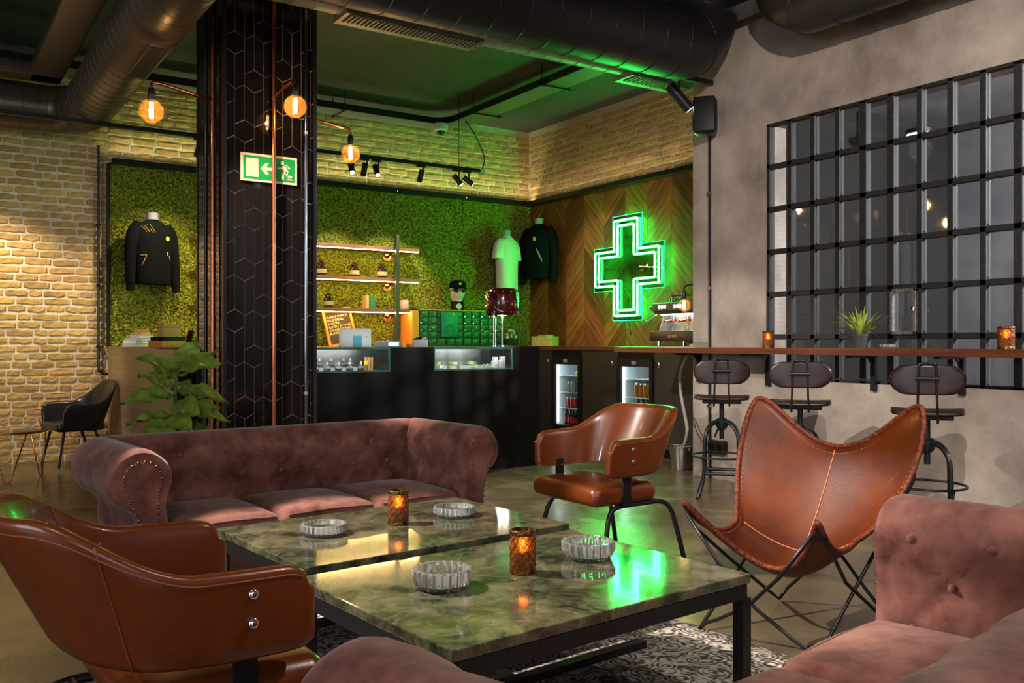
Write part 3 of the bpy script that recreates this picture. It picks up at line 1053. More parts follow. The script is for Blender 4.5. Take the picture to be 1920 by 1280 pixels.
front = tile_polys(CX1 - CX0, 0.55, CEIL, 60)
for q in front:
    vs, fs, cx, cz = tile_mesh(q)
    me = MB().add(vs, fs).mesh('hexagon_tile' if len(q) == 6 else 'chevron_tile', X['tile'], smooth=None)
    link_copy(me, 'tile', colm, (cx, 0, cz), (random.uniform(-0.004, 0.004), 0, random.uniform(-0.004, 0.004)))
left = tile_polys(CY1 - CY0, 0.55, CEIL, 300)
for q in left:
    vs, fs, cx, cz = tile_mesh(q)
    me = MB().add(vs, fs).mesh('hexagon_tile' if len(q) == 6 else 'chevron_tile', X['tile'], smooth=None)
    # left face: local -y -> -x ; local x -> -y (far to near as seen)
    link_copy(me, 'tile', colm, (0, CY1 - CY0 - cx, cz), (0, random.uniform(-0.004, 0.004), -PI / 2))
rest = MB()
for fi, (wd, T) in enumerate(((CX1 - CX0, Matrix.Translation((CX1 - CX0, CY1 - CY0, 0)) @ Matrix.Rotation(PI, 4, 'Z')), (CY1 - CY0, Matrix.Translation((CX1 - CX0, 0, 0)) @ Matrix.Rotation(PI / 2, 4, 'Z')))):
    for q in tile_polys(wd, 0.0, CEIL, 900 * fi):
        vs, fs, cx, cz = tile_mesh(q)
        rest.T = T
        rest.add([(x + cx, y, z + cz) for x, y, z in vs], fs)
for wd, T in ((CX1 - CX0, Matrix.Identity(4)), (CY1 - CY0, Matrix.Translation((0, CY1 - CY0, 0)) @ Matrix.Rotation(-PI / 2, 4, 'Z'))):
    for q in tile_polys(wd, 0.0, 0.55, 60):
        vs, fs, cx, cz = tile_mesh(q)
        rest.T = T
        rest.add([(x + cx, y, z + cz) for x, y, z in vs], fs)
o = rest.build('tile_field', X['tile'], colm, smooth=None)
o['kind'] = 'stuff'
for (px, py) in ((0, 0), (CX1 - CX0, 0), (0, CY1 - CY0), (CX1 - CX0, CY1 - CY0)):
    MB().bx(px - 0.012, px + 0.012, py - 0.012, py + 0.012, 0, CEIL).build('corner_profile', X['black_steel'], colm, smooth=None)

# ------------------------------------------------------------------ ducts, trays, tracks under the ceiling
def duct(name, label, pts, r, m, step=0.2, n=28, seam_r=0.005):
    root = thing(name, label, 'duct', (0, 0, 0))
    MB().tube(pts, r, n).build('pipe', m, root, smooth=180 if len(pts) > 3 else 40)
    b = MB()
    P = [Vector(p) for p in pts]
    acc = step / 2
    for i in range(len(P) - 1):
        d = P[i + 1] - P[i]
        L_ = d.length
        if L_ < 1e-6:
            continue
        dn = d.normalized()
        u = dn.orthogonal().normalized()
        w_ = dn.cross(u)
        while acc < L_:
            c = P[i] + dn * acc
            b.tube([tuple(c + (u * math.cos(2 * PI * k / n) + w_ * math.sin(2 * PI * k / n)) * (r + 0.001)) for k in range(n)], seam_r, 4, closed=True)
            acc += step
        acc -= L_
    o = b.build('seams', m, root, smooth=180)
    o['kind'] = 'stuff'
    return root


# large black duct parallel to the rear wall, turning up at the concrete wall
pts = [(-2.5, 5.1, 3.47), (4.9, 5.1, 3.47)] + [(4.9 + 0.30 * math.sin(a), 5.1, 3.77 - 0.30 * math.cos(a)) for a in [PI / 2 * i / 8 for i in range(1, 9)]] + [(5.2, 5.1, CEIL - 0.02)]
duct('ventilation_duct', 'wide black round duct crossing below the ceiling to the concrete wall', pts, 0.27, X['duct_black'], 0.24)
# narrower duct along the concrete wall
pts = [(5.2, -2.0, 3.50), (5.2, 4.05, 3.50)] + [(5.2, 4.05 + 0.3 * math.sin(a), 3.80 - 0.3 * math.cos(a)) for a in [PI / 2 * i / 8 for i in range(1, 7)]]
duct('ventilation_duct', 'dark round duct running along the concrete wall above the window', pts, 0.185, X['duct_dark'], 0.26)
# slim grey spiral duct with grilles
dg = duct('spiral_duct', 'slim grey spiral duct with slotted grilles beside the black duct', [(-1.5, 5.85, 3.53), (6.4, 5.85, 3.53)], 0.105, X['duct_grey'], 0.16, 20, 0.004)
for (x0, x1) in ((2.45, 3.55), (5.02, 5.72)):
    g = MB().bx(x0, x1, 5.73, 5.97, 3.40, 3.50).build('grille_box', X['duct_grey'], dg, smooth=None)
    nf = int((x1 - x0) / 0.034)
    MB().bx(x0 + 0.03, x1 - 0.03, 5.735, 5.90, 3.397, 3.401).build('slot_opening', X['black'], g, smooth=None)
    fin = MB().bx(-0.004, 0.004, 5.745, 5.895, 3.388, 3.399).mesh('fin', X['duct_grey'], smooth=None)
    for i in range(nf):
        link_copy(fin, 'fin', g, (x0 + 0.045 + i * 0.034, 0, 0))
# bronze duct on the brick side, turning away along the wall
cx, cy, cz, rr = 1.30, 9.27, 3.30, 0.215
pts = [(cx, 1.0, cz), (cx, 8.9, cz)] + [(cx - 0.37 + 0.37 * math.cos(a), 8.9 + 0.37 * math.sin(a), cz) for a in [PI / 2 * i / 8 for i in range(1, 9)]] + [(-2.5, 9.27, cz)]
db = duct('ventilation_duct', 'bronze spiral duct sloping overhead and bending along the brick wall', pts, rr, X['duct_brown'], 0.15, 30, 0.003)
g = MB().rb(cx - 0.04, cx + 0.10, 6.15, 6.95, cz - 0.228, cz - 0.17, 0.01, 1).build('grille_box', X['duct_brown'], db, smooth=40)
slat = MB().bx(-0.008, 0.008, -0.39, 0.39, -0.004, 0.004).mesh('slat', X['black_steel'], smooth=None)
for i in range(5):
    link_copy(slat, 'slat', g, (cx - 0.018 + i * 0.024, 6.55, cz - 0.230), (0, 0, 0))
# flat brown trunking
ft = thing('trunking', 'flat brown trunking overhead near the brick wall', 'trunking')
MB().rb(0.80, 1.06, 2.5, 8.8, 3.42, 3.52, 0.02, 2).build('run', X['duct_brown'], ft)
MB().rb(-2.0, 1.06, 8.56, 8.82, 3.42, 3.52, 0.02, 2).build('return_run', X['duct_brown'], ft)

# cable tray in an L
ct = thing('cable_tray', 'galvanised cable tray hung in an L before the brick band', 'cable tray')
b = MB()
TZ = 3.70
path = [(-3, 9.35), (4.95, 9.35)] + [(4.95 + 0.35 * math.sin(a), 9.0 + 0.35 * math.cos(a)) for a in [PI / 2 * i / 8 for i in range(1, 9)]] + [(5.3, 4.0)]
inner, outer = [], []
for i, p in enumerate(path):
    a = Vector(path[max(i - 1, 0)])
    c_ = Vector(path[min(i + 1, len(path) - 1)])
    d = (c_ - a).normalized()
    nrm = Vector((-d.y, d.x))
    outer.append(tuple(Vector(p) + nrm * 0.13))
    inner.append(tuple(Vector(p) - nrm * 0.13))
for z0_, z1_, A_, B_ in ((TZ, TZ + 0.004, inner, outer),):
    for i in range(len(path) - 1):
        b.add([(*A_[i], z0_), (*A_[i + 1], z0_), (*B_[i + 1], z0_), (*B_[i], z0_)], [(0, 1, 2, 3)])
b.build('tray_floor', X['tray'], ct, smooth=None, solid=0.004)
for nm, A_ in (('inner_flange', inner), ('outer_flange', outer)):
    b = MB()
    for i in range(len(path) - 1):
        b.add([(*A_[i], TZ), (*A_[i + 1], TZ), (*A_[i + 1], TZ + 0.07), (*A_[i], TZ + 0.07)], [(0, 1, 2, 3)])
    b.build(nm, X['black_steel'], ct, smooth=None, solid=0.006)
for (px, py, ax) in ((3.9, 9.35, 0), (2.6, 9.35, 0), (5.3, 8.5, 1), (5.3, 7.2, 1), (5.3, 6.0, 1)):
    for s in (-0.17, 0.17):
        q = (px, py + s) if ax == 0 else (px + s, py)
        MB().cyl((q[0], q[1], TZ - 0.03), (q[0], q[1], CEIL), 0.006, n=6).build('threaded_rod', X['black_steel'], ct)
    a0 = (px, py - 0.19, TZ - 0.015) if ax == 0 else (px - 0.19, py, TZ - 0.015)
    a1 = (px, py + 0.19, TZ - 0.015) if ax == 0 else (px + 0.19, py, TZ - 0.015)
    MB().tube([a0, a1], 0.009, 6).build('hanger_bar', X['black_steel'], ct)
# dome camera
dc = thing('dome_camera', 'small white dome camera under the cable tray', 'camera', (5.06, 9.12, 3.51))
MB().lathe([(0.0, 0.17), (0.075, 0.17), (0.085, 0.15), (0.08, 0.10), (0.06, 0.085), (0.0, 0.085)], 20).build('housing', X['white'], dc)
MB().ball((0, 0, 0.095), 0.052, 14, 8).build('dome', X['dark_glass'], dc)


def bent_spot(name, label, base, aim, group=None, power=0, deg=50, col=NEUT, drop=0.10, L_=0.13, r=0.03, blend=0.5):
    """a track spot: adapter on the rail, stem, tilted can"""
    root = thing(name, label, 'spotlight', base, group=group)
    MB().bx(-0.05, 0.05, -0.016, 0.016, -0.022, 0.0).build('adapter', X['black_steel'], root, smooth=None)
    MB().cyl((0.03, 0, -0.02), (0.03, 0, -drop), 0.008, n=8).build('stem', X['black_steel'], root)
    d = (Vector(aim) - Vector(base)).normalized()
    c = Vector((0.0, 0, -drop))
    p0, p1 = c - d * L_ * 0.35, c + d * L_ * 0.65
    MB().cyl(p0, p1, r, n=18).build('can', X['black_steel'], root)
    MB().cyl(p1, p1 + d * 0.003, r * 0.8, n=18).build('lens', X['spot_face'], root)
    if power:
        s = add_spot('spot_beam', tuple(p1 + d * 0.01), tuple(p1 + d), power, deg, col, blend, 0.02)
        s.parent = root
    return root


# black track before the rear wall and its spots
tk = thing('lighting_track', 'long black lighting track before the moss wall', 'track', (0, 8.6, 3.06))
MB().bx(-2.5, 5.27, -0.018, 0.018, 0.0, 0.035).build('rail', X['black_steel'], tk, smooth=None)
MB().bx(5.27, 5.33, -0.02, 0.02, -0.002, 0.037).build('end_cap', X['grey_plastic'], tk, smooth=None)
for x in (-1.2, 1.0, 3.0, 5.0):
    MB().cyl((x, 0, 0.035), (x, 0, CEIL - 3.06), 0.004, n=6).build('hanging_rod', X['black_steel'], tk)
MB().tube(smoothpath([(5.3, 0, 0.03), (5.34, 0.02, 0.18), (5.28, 0.1, 0.42), (5.26, 0.3, 0.64)]), 0.007, 6).build('feed_cable', X['black_steel'], tk)
TRG = 'spots on the track before the moss wall'
for i, (x, aim, pw_) in enumerate(((3.72, (3.6, 7.3, 1.1), 60), (3.87, (4.0, 9.6, 1.7), 80), (4.0, (3.95, 7.2, 1.0), 50), (4.53, (4.6, 9.6, 1.7), 70), (4.97, (5.9, 8.0, 1.6), 30), (5.1, (6.65, 8.1, 1.9), 28))):
    bent_spot('track_spot', 'black can spot on the rear track, %s from the tiled column' % ORD[i], (x, 8.6, 3.06), aim, TRG, pw_, 60)
# brick washers further along the same rail, beside the bronze duct
bent_spot('track_spot', 'black can spot on the rear track washing the bare brick', (0.15, 8.6, 3.06), (0.75, 9.7, 1.0), TRG, 150, 74, WARM, blend=0.7)
bent_spot('track_spot', 'black can spot on the rear track washing the sweatshirt', (2.2, 8.6, 3.06), (2.0, 9.6, 1.7), TRG, 60, 70, WARM, blend=0.7)

# second track along the black duct
tk2 = thing('lighting_track', 'black lighting track hung below the wide black duct', 'track', (0, 5.42, 3.33))
MB().bx(-2.5, 5.66, -0.02, 0.02, 0.0, 0.04).build('rail', X['black_steel'], tk2, smooth=None)
for x in (0.5, 2.9, 4.2, 5.45):
    MB().cyl((x, 0, 0.04), (x, 0, CEIL - 3.33), 0.005, n=6).build('hanging_rod', X['tray'], tk2)
bent_spot('track_spot', 'black can spot hanging beside the black loudspeaker', (5.22, 5.42, 3.33), (6.2, 5.0, 2.2), None, 0, 45, NEUT, drop=0.13, L_=0.26, r=0.045)
# spots along the same rail, outside the picture on the left, that light tables and floor
tk4 = thing('lighting_track', 'short black lighting track over the seating group', 'track', (0, 4.47, 3.33))
MB().bx(-1.6, 0.2, -0.02, 0.02, 0.0, 0.04).build('rail', X['black_steel'], tk4, smooth=None)
for x in (-1.4, 0.0):
    MB().cyl((x, 0, 0.04), (x, 0, CEIL - 3.33), 0.005, n=6).build('hanging_rod', X['tray'], tk4)
bent_spot('track_spot', 'black can spot over the seating group lighting the tables', (-0.35, 4.47, 3.33), (1.75, 2.75, 0.42), 'lounge spots', 1000, 36, NEUT, blend=0.25)
bent_spot('track_spot', 'black can spot lighting the floor before the counter', (0.80, 5.42, 3.33), (4.3, 5.3, 0.0), 'lounge spots', 480, 56, NEUT, blend=0.3)
tk3 = thing('lighting_track', 'added unseen lighting track overhead behind the photographer', 'track', (0, 0.9, 3.3))  # unseen rail added to carry off-frame spots
MB().bx(-3.5, 4.5, -0.02, 0.02, 0.0, 0.04).build('rail', X['black_steel'], tk3, smooth=None)
for x in (-2, 0.5, 3.0):
    MB().cyl((x, 0, 0.04), (x, 0, CEIL - 3.3), 0.005, n=6).build('hanging_rod', X['tray'], tk3)
bent_spot('track_spot', 'black can spot overhead aimed at the concrete wall', (1.6, 0.9, 3.3), (5.6, 3.9, 1.3), 'lounge spots', 420, 80, NEUT, blend=0.8)
bent_spot('track_spot', 'added unseen fill spot overhead aimed at the mauve sofas', (-0.6, 0.9, 3.3), (1.6, 3.2, 0.4), 'lounge spots', 55, 90, NEUT, blend=0.8)  # fill lamp added for the seating, out of view
bent_spot('track_spot', 'added unseen fill spot overhead aimed down at the second sofa', (2.5, 0.9, 3.3), (1.7, 1.2, 0.4), 'lounge spots', 120, 80, NEUT, blend=0.8)  # extra lamp put in to brighten the near sofa
bent_spot('track_spot', 'added unseen fill spot overhead aimed at the butterfly chair', (3.6, 0.9, 3.3), (2.9, 2.6, 0.4), 'lounge spots', 40, 70, NEUT, blend=0.8)  # unseen fill lamp added for the sling chair

# wall loudspeaker on its bracket
sp = thing('loudspeaker', 'black wall loudspeaker on a bracket by the concrete edge', 'speaker', (5.46, 5.33, 2.87), rz=math.radians(-50))
MB().rb(-0.10, 0.10, -0.09, 0.07, 0, 0.315, 0.05, 3).build('cabinet', X['black_steel'], sp)
MB().rb(-0.085, 0.085, -0.10, -0.085, 0.015, 0.30, 0.007, 2).build('grille', X['black'], sp)
MB().bx(-0.02, 0.02, 0.07, 0.16, 0.12, 0.2).build('bracket', X['black_steel'], sp, smooth=None)
cdt = thing('conduit', 'thin dark conduit running down the concrete wall below the loudspeaker', 'conduit', (RIGHTX - 0.014, 5.43, 0))
MB().cyl((0, 0, 0.0), (0, 0, 2.9), 0.011, n=8).build('pipe', X['black_steel'], cdt)
for z in (0.6, 1.6, 2.4):
    MB().bx(-0.016, 0.014, -0.02, 0.02, z, z + 0.025).build('clip', X['steel'], cdt, smooth=None)
cdb = thing('conduit', 'thin black conduit running down the buff brick wall', 'conduit', (1.50, BACKY - 0.045, 0))
MB().tube(smoothpath([(0, 0, 3.1), (0, 0, 1.6), (0, 0, 0.93), (0.015, 0, 0.87), (0.05, 0, 0.84), (0.11, 0, 0.84)], 5), 0.013, 8).build('pipe', X['black_steel'], cdb)
for z in (1.1, 1.7, 2.3):
    MB().bx(-0.018, 0.018, -0.014, 0.03, z, z + 0.025).build('clip', X['black_steel'], cdb, smooth=None)

# ------------------------------------------------------------------ chesterfield sofas
def roll_profile():
    """inner bottom up over the roll and down the outside; (outward, z)"""
    P = [(0.0, 0.28), (0.0, 0.36), (0.005, 0.43), (0.012, 0.50)]
    c, r = (0.115, 0.605), 0.125
    for a in range(205, -76, -8):
        P.append((c[0] + r * math.cos(math.radians(a)) * 1.0, c[1] + r * math.sin(math.radians(a))))
    P += [(0.13, 0.44), (0.128, 0.36), (0.125, 0.22), (0.125, 0.07)]
    return P


def resample(P, step):
    out = [P[0]]
    acc = 0
    for i in range(len(P) - 1):
        a, b = Vector(P[i]), Vector(P[i + 1])
        L_ = (b - a).length
        n = max(1, int(L_ / step))
        for k in range(1, n + 1):
            out.append(tuple(a + (b - a) * (k / n)))
    return out


def rolled(mapf, length, tuft_len, ds=0.20, dt=0.24, amp=0.020, t_end=0.52, ends=True, lpad=0.04):
    """mapf(o, s, z) -> local point. returns MB and button points"""
    P = resample(roll_profile(), 0.016)
    n = len(P)
    T = [0.0]
    for i in range(1, n):
        T.append(T[-1] + (Vector(P[i]) - Vector(P[i - 1])).length)
    N = []
    for i in range(n):
        a, b = Vector(P[max(i - 1, 0)]), Vector(P[min(i + 1, n - 1)])
        d = (b - a).normalized()
        N.append(Vector((-d.y, d.x)))
    ns = max(8, int(length / 0.0165))
    t0 = 0.0

    def disp(s, t):
        if t > t_end:
            return 0.0
        fade = min(1, (t_end - t) / 0.12)
        es = min(1, max(0, min(s, length - s)) / lpad)
        a, b_ = s / ds + t / dt, s / ds - t / dt
        p = abs(math.sin(PI * a)) * abs(math.sin(PI * b_))
        return amp * (p ** 0.33 - 1) * fade * (es if lpad else 1)
    b = MB()
    vs = []
    for j in range(ns + 1):
        s = length * j / ns
        edge = min(1.0, math.sqrt(max(0.0, min(s, length - s)) / 0.03 + 0.04))
        for i in range(n):
            q = Vector(P[i]) + N[i] * (disp(s, T[i]) - 0.016 * (1 - edge))
            vs.append(mapf(q.x, s, q.y))
    fs = []
    for j in range(ns):
        for i in range(n - 1):
            fs.append((j * n + i, (j + 1) * n + i, (j + 1) * n + i + 1, j * n + i + 1))
    fs.append(tuple(range(n)))
    fs.append(tuple(range(ns * n + n - 1, ns * n - 1, -1)))
    b.add(vs, fs)
    btn = []
    for m_ in range(-40, 60):
        for k in range(-40, 60):
            s, t = (m_ + k) / 2 * ds, (m_ - k) / 2 * dt
            if 0.05 < s < length - 0.05 and 0.06 < t < t_end - 0.06:
                i = min(range(n), key=lambda q: abs(T[q] - t))
                q = Vector(P[i]) + N[i] * (disp(s, t) + 0.004)
                btn.append((mapf(q.x, s, q.y), i))
    return b, btn


def make_sofa(label, loc, rz, L_=1.90, D_=0.80):
    root = thing('chesterfield_sofa', label, 'sofa', loc, rz, group='mauve velvet sofas')
    hx = L_ / 2
    aw = 0.235            # outer side of the roll from the inner face
    xi = hx - aw          # inner face of an arm
    yb = D_ - aw          # inner face of the back (front edge of arms is y = 0)
    bmesh_ = MB().ball((0, 0, 0), 0.013, 10, 6, (1, 1, 1)).mesh('button', X['velvet'], 180)
    b, bt = rolled(lambda o, s, z: (-xi - 0.10 + s, yb + o, z), 2 * xi + 0.20, 0)
    back = b.build('backrest', X['velvet'], root, smooth=60)
    for p, _ in bt:
        if abs(p[0]) < xi - 0.02:
            link_copy(bmesh_, 'button', back, p)
    for sg in (-1, 1):
        b, bt = rolled(lambda o, s, z: (sg * (xi + o), s, z), yb + 0.14, 0)
        arm = b.build('arm', X['velvet'], root, smooth=60)
        for p, _ in bt:
            if p[1] < yb - 0.03:
                link_copy(bmesh_, 'button', arm, p)
        # scroll panel on the arm front with nail trim
        out = []
        c, r = (0.115, 0.605), 0.078
        pan = [(0.055, 0.09), (0.055, 0.46)]
        for a in range(215, -36, -12):
            pan.append((c[0] + r * math.cos(math.radians(a)), c[1] + r * math.sin(math.radians(a))))
        pan += [(0.135, 0.46), (0.118, 0.30), (0.118, 0.09)]
        pb = MB().prism([(sg * (xi + o), 0.004, z) for o, z in pan], (0, -0.016, 0))
        pn = pb.build('arm_panel', X['velvet'], arm, smooth=30, bevel=0.004)
        nb = MB()
        pts = resample([(o, z) for o, z in pan], 0.001)
        acc, last = 0, Vector(pts[0])
        for q in pts[1:]:
            q = Vector(q)
            acc += (q - last).length
            last = q
            if acc > 0.026:
                acc = 0
                nb.ball((sg * (xi + (q.x - 0.09) * 0.94 + 0.09), -0.013, q.y), 0.0062, 8, 5)
        o = nb.build('nail_trim', X['nail'], pn, smooth=180)
        o['kind'] = 'stuff'
    # seat base and cushions
    MB().rb(-xi - 0.02, xi + 0.02, 0.02, yb + 0.06, 0.07, 0.29, 0.02, 2).build('seat_base', X['velvet'], root)
    cw = 2 * xi / 3
    for k in range(3):
        x0 = -xi + cw * k
        cb = MB().rb(x0 + 0.003, x0 + cw - 0.003, 0.0, yb + 0.02, 0.275, 0.415, 0.045, 4, 8, crown=0.03)
        cs = cb.build('seat_cushion', X['velvet'], root, smooth=180)
        e = 0.02
        MB().tube(smoothpath([(x0 + 0.03, 0.012, 0.398), (x0 + cw / 2, 0.008, 0.405), (x0 + cw - 0.03, 0.012, 0.398)], 5), 0.005, 6).build('piping', X['velvet'], cs, smooth=180)
    for x in (-hx + 0.14, hx - 0.14):
        for y in (0.06, D_ - 0.16):
            MB().lathe([(0.018, 0), (0.03, 0.02), (0.035, 0.05), (0.03, 0.075)], 14, (x, y, 0)).build('foot', X['stoolwood'], root)
    return root


make_sofa('long mauve velvet buttoned sofa standing before the tiled column', (1.555, 3.80, 0), math.radians(4.5), 1.88, 0.76)
make_sofa('mauve velvet buttoned sofa seen from behind, beside the butterfly chair', (1.40, 1.36, 0), math.radians(180 + 9.5), 2.01, 0.785)

# ------------------------------------------------------------------ low marble tables
def make_table(label, cx, cy, rz, d_):
    root = thing('coffee_table', label, 'table', (cx, cy, 0), rz, group='green marble coffee tables')
    w_ = 1.15
    MB().rb(-w_ / 2, w_ / 2, -d_ / 2, d_ / 2, 0.39, 0.42, 0.004, 1).build('marble_top', X['marble'], root, smooth=None)
    fx, fy, t = w_ / 2 - 0.02, d_ / 2 - 0.02, 0.02
    b = MB()
    b.bx(-fx, fx, -fy - t, -fy + t, 0.345, 0.389).bx(-fx, fx, fy - t, fy + t, 0.345, 0.389)
    b.bx(-fx - t, -fx + t, -fy, fy, 0.345, 0.389).bx(fx - t, fx + t, -fy, fy, 0.345, 0.389)
    b.build('apron', X['black_steel'], root, smooth=None)
    leg = MB().bx(-t, t, -t, t, 0.0, 0.345).mesh('leg', X['black_steel'], smooth=None)
    for sx in (-1, 1):
        for sy in (-1, 1):
            link_copy(leg, 'leg', root, (sx * fx, sy * fy, 0))
    MB().bx(-t, t, -fy + t, fy - t, 0.06, 0.085).build('stretcher', X['black_steel'], root, smooth=None)
    MB().bx(-fx + t, fx - t, -t, t, 0.085, 0.11).build('stretcher', X['black_steel'], root, smooth=None)
    return root


TR = math.radians(5.0)
make_table('green marble coffee table nearest the sofa with two crystal ashtrays', 1.590, 3.24, TR, 0.80)
make_table('green marble coffee table in front with two ribbed ashtrays', 1.590, 2.325, TR, 0.855)

rg = MB().rb(-RUG[2], RUG[2], -RUG[3], RUG[3], 0.0, 0.008, 0.003, 1).build('rug', X['rug'], smooth=40)
rg.location = (RUG[0], RUG[1], 0.0)
rg.rotation_euler = (0, 0, math.radians(3))
tag(rg, 'distressed grey patterned rug under the marble tables', 'rug')

# ------------------------------------------------------------------ cognac armchairs
def path_eval(pts, u):
    """Catmull-Rom over a list of 2D points, u in 0..1"""
    n = len(pts) - 1
    t = u * n
    i = min(int(t), n - 1)
    t -= i
    P = [Vector(pts[max(0, min(n, i + k))]) for k in (-1, 0, 1, 2)]
    return 0.5 * ((2 * P[1]) + (P[2] - P[0]) * t + (2 * P[0] - 5 * P[1] + 4 * P[2] - P[3]) * t * t + (P[3] - 3 * P[2] + 3 * P[1] - P[0]) * t ** 3)


def sstep(a, b, x):
    t = max(0, min(1, (x - a) / (b - a)))
    return t * t * (3 - 2 * t)


BOT = [(0.27, -0.275), (0.17, -0.277), (0.07, -0.272), (-0.05, -0.250), (-0.125, -0.18), (-0.155, -0.085), (-0.162, 0.0)]
BOT = BOT + [(x, -y) for x, y in reversed(BOT[:-1])]
TOP = [(0.265, -0.285), (0.15, -0.295), (0.02, -0.300), (-0.12, -0.285), (-0.235, -0.22), (-0.30, -0.115), (-0.315, 0.0)]
TOP = TOP + [(x, -y) for x, y in reversed(TOP[:-1])]


def shell_pt(u, v, off):
    """u round the shell, v up, off outward"""
    a = abs(u - 0.5) * 2            # 0 at back, 1 at arm fronts
    zt = 0.69 + 0.125 * (1 - sstep(0.30, 0.68, a)) - 0.01 * sstep(0.5, 1, a)
    zb = 0.495 + 0.02 * (1 - sstep(0.2, 0.7, a))
    # rounded front corners of the arms
    fr = max(0.0, (a - 0.90) / 0.10)
    zt -= 0.045 * (1 - math.sqrt(max(0, 1 - fr * fr)))
    zb += 0.012 * (1 - math.sqrt(max(0, 1 - fr * fr)))
    p0, p1 = path_eval(BOT, u), path_eval(TOP, u)
    vv = v
    p = p0 + (p1 - p0) * vv
    e = 0.004
    d = (path_eval(TOP, min(1, u + e)) - path_eval(TOP, max(0, u - e))).normalized()
    n = Vector((-d.y, d.x)) * -1
    p = p + n * off * -1
    return (p.x, p.y, zb + (zt - zb) * v)


def make_armchair(label, loc, rz):
    root = thing('armchair', label, 'armchair', loc, rz, group='cognac leather armchairs')
    t = 0.021
    nu = 72
    # closed cross-section ring: inner up, over rounded rim, outer down
    ring = [(-t, 0.0), (-t, 0.06), (-t, 0.2), (-t, 0.4), (-t, 0.6), (-t, 0.8), (-t, 0.93), (-t * 0.8, 0.98), (-t * 0.35, 1.0), (t * 0.35, 1.0), (t * 0.8, 0.98), (t, 0.93), (t, 0.8), (t, 0.6), (t, 0.4), (t, 0.2), (t, 0.06), (t * 0.7, 0.0), (-t * 0.7, 0.0)]
    b = MB()
    vs = []
    for i in range(nu + 1):
        u = i / nu
        for off, v in ring:
            vs.append(shell_pt(u, v, off))
    m_ = len(ring)
    fs = []
    for i in range(nu):
        for k in range(m_):
            fs.append((i * m_ + k, i * m_ + (k + 1) % m_, (i + 1) * m_ + (k + 1) % m_, (i + 1) * m_ + k))
    b.add(vs, fs)
    # puffed ends of the arms
    for u, i in ((0, 0), (1, nu)):
        cen = [sum(vs[i * m_ + k][q] for k in range(m_)) / m_ for q in range(3)]
        o = len(b.v)
        rim = []
        for sc_, dx in ((0.8, 0.012), (0.4, 0.017)):
            for k in range(m_):
                p = vs[i * m_ + k]
                rim.append((cen[0] + (p[0] - cen[0]) * sc_ + dx, cen[1] + (p[1] - cen[1]) * sc_, cen[2] + (p[2] - cen[2]) * (1 - (1 - sc_) * 0.35)))
        fs2 = []
        base = i * m_
        b.v += rim
        for k in range(m_):
            k2 = (k + 1) % m_
            b.f.append((base + k, base + k2, o + k2, o + k)); b.m.append(0)
            b.f.append((o + k, o + k2, o + m_ + k2, o + m_ + k)); b.m.append(0)
        b.f.append(tuple(range(o + m_, o + 2 * m_))); b.m.append(0)
    sh = b.build('backrest_shell', X['leather'], root, smooth=75)
    for off, v in ((t + 0.001, 0.90),):
        MB().tube([shell_pt(0.02 + 0.96 * i / 80, v, off) for i in range(81)], 0.0022, 5).build('piping', X['leather_seam'], sh, smooth=180)
    for u in (0.27, 0.73):
        MB().tube([shell_pt(u, v / 12, -t - 0.0005) if False else shell_pt(u, v / 12, t + 0.0008) for v in range(13)], 0.0018, 5).build('seam', X['leather_seam'], sh, smooth=180)
        MB().tube([shell_pt(u, v / 12, -t - 0.0008) for v in range(13)], 0.0018, 5).build('seam', X['leather_seam'], sh, smooth=180)
    MB().rb(-0.08, 0.34, -0.26, 0.26, 0.355, 0.455, 0.045, 4, 6, crown=0.02).build('seat', X['leather'], root, smooth=180)
    for sg in (-1, 1):
        y = sg * 0.262
        MB().bx(0.115, 0.165, y - 0.006, y + 0.006, 0.345, 0.53).build('side_bar', X['black_steel'], root, smooth=None)
        for z in (0.575, 0.635):
            r_ = MB().ball((0.14, sg * 0.3125, z), 0.0115, 14, 8, (1, 0.6, 1))
            r_.build('rivet', X['chrome'], sh, smooth=180)
        fr = smoothpath([(0.30, sg * 0.265, 0.0), (0.255, sg * 0.245, 0.22), (0.225, sg * 0.235, 0.31), (0.17, sg * 0.23, 0.345), (0.0, sg * 0.23, 0.348), (-0.12, sg * 0.23, 0.345), (-0.18, sg * 0.235, 0.31), (-0.215, sg * 0.245, 0.22), (-0.27, sg * 0.265, 0.0)], 5)
        MB().tube(fr, 0.0125, 10).build('leg_frame', X['black_steel'], root, smooth=180)
    MB().tube([(0.12, -0.23, 0.348), (0.12, 0.23, 0.348)], 0.011, 8).tube([(-0.1, -0.23, 0.348), (-0.1, 0.23, 0.348)], 0.011, 8).build('cross_bar', X['black_steel'], root, smooth=180)
    return root


ch2 = make_armchair('cognac leather armchair facing the tables, lit green from behind', (3.02, 3.61, 0), math.radians(182))
ch1 = dup(ch2, (0.42, 2.13, 0), math.radians(3), 'cognac leather armchair in front, its back turned to the photographer')

# ------------------------------------------------------------------ butterfly chairs
TIP = {'BL': Vector((-0.349, 0.398, 1.06)), 'BR': Vector((-0.349, -0.398, 1.06)), 'FL': Vector((0.457, 0.333, 0.645)), 'FR': Vector((0.457, -0.333, 0.645))}
NODE = {(-1, -1): TIP['BR'], (-1, 1): TIP['BL'], (1, -1): TIP['FR'], (1, 1): TIP['FL'],
        (-1, 0): Vector((-0.339, 0, 0.708)), (1, 0): Vector((0.17, 0, 0.275)), (0, -1): Vector((0.02, -0.262, 0.40)), (0, 1): Vector((0.02, 0.262, 0.40)), (0, 0): Vector((-0.04, 0, 0.290))}


def lag(t):
    return {-1: t * (t - 1) / 2, 0: 1 - t * t, 1: t * (t + 1) / 2}


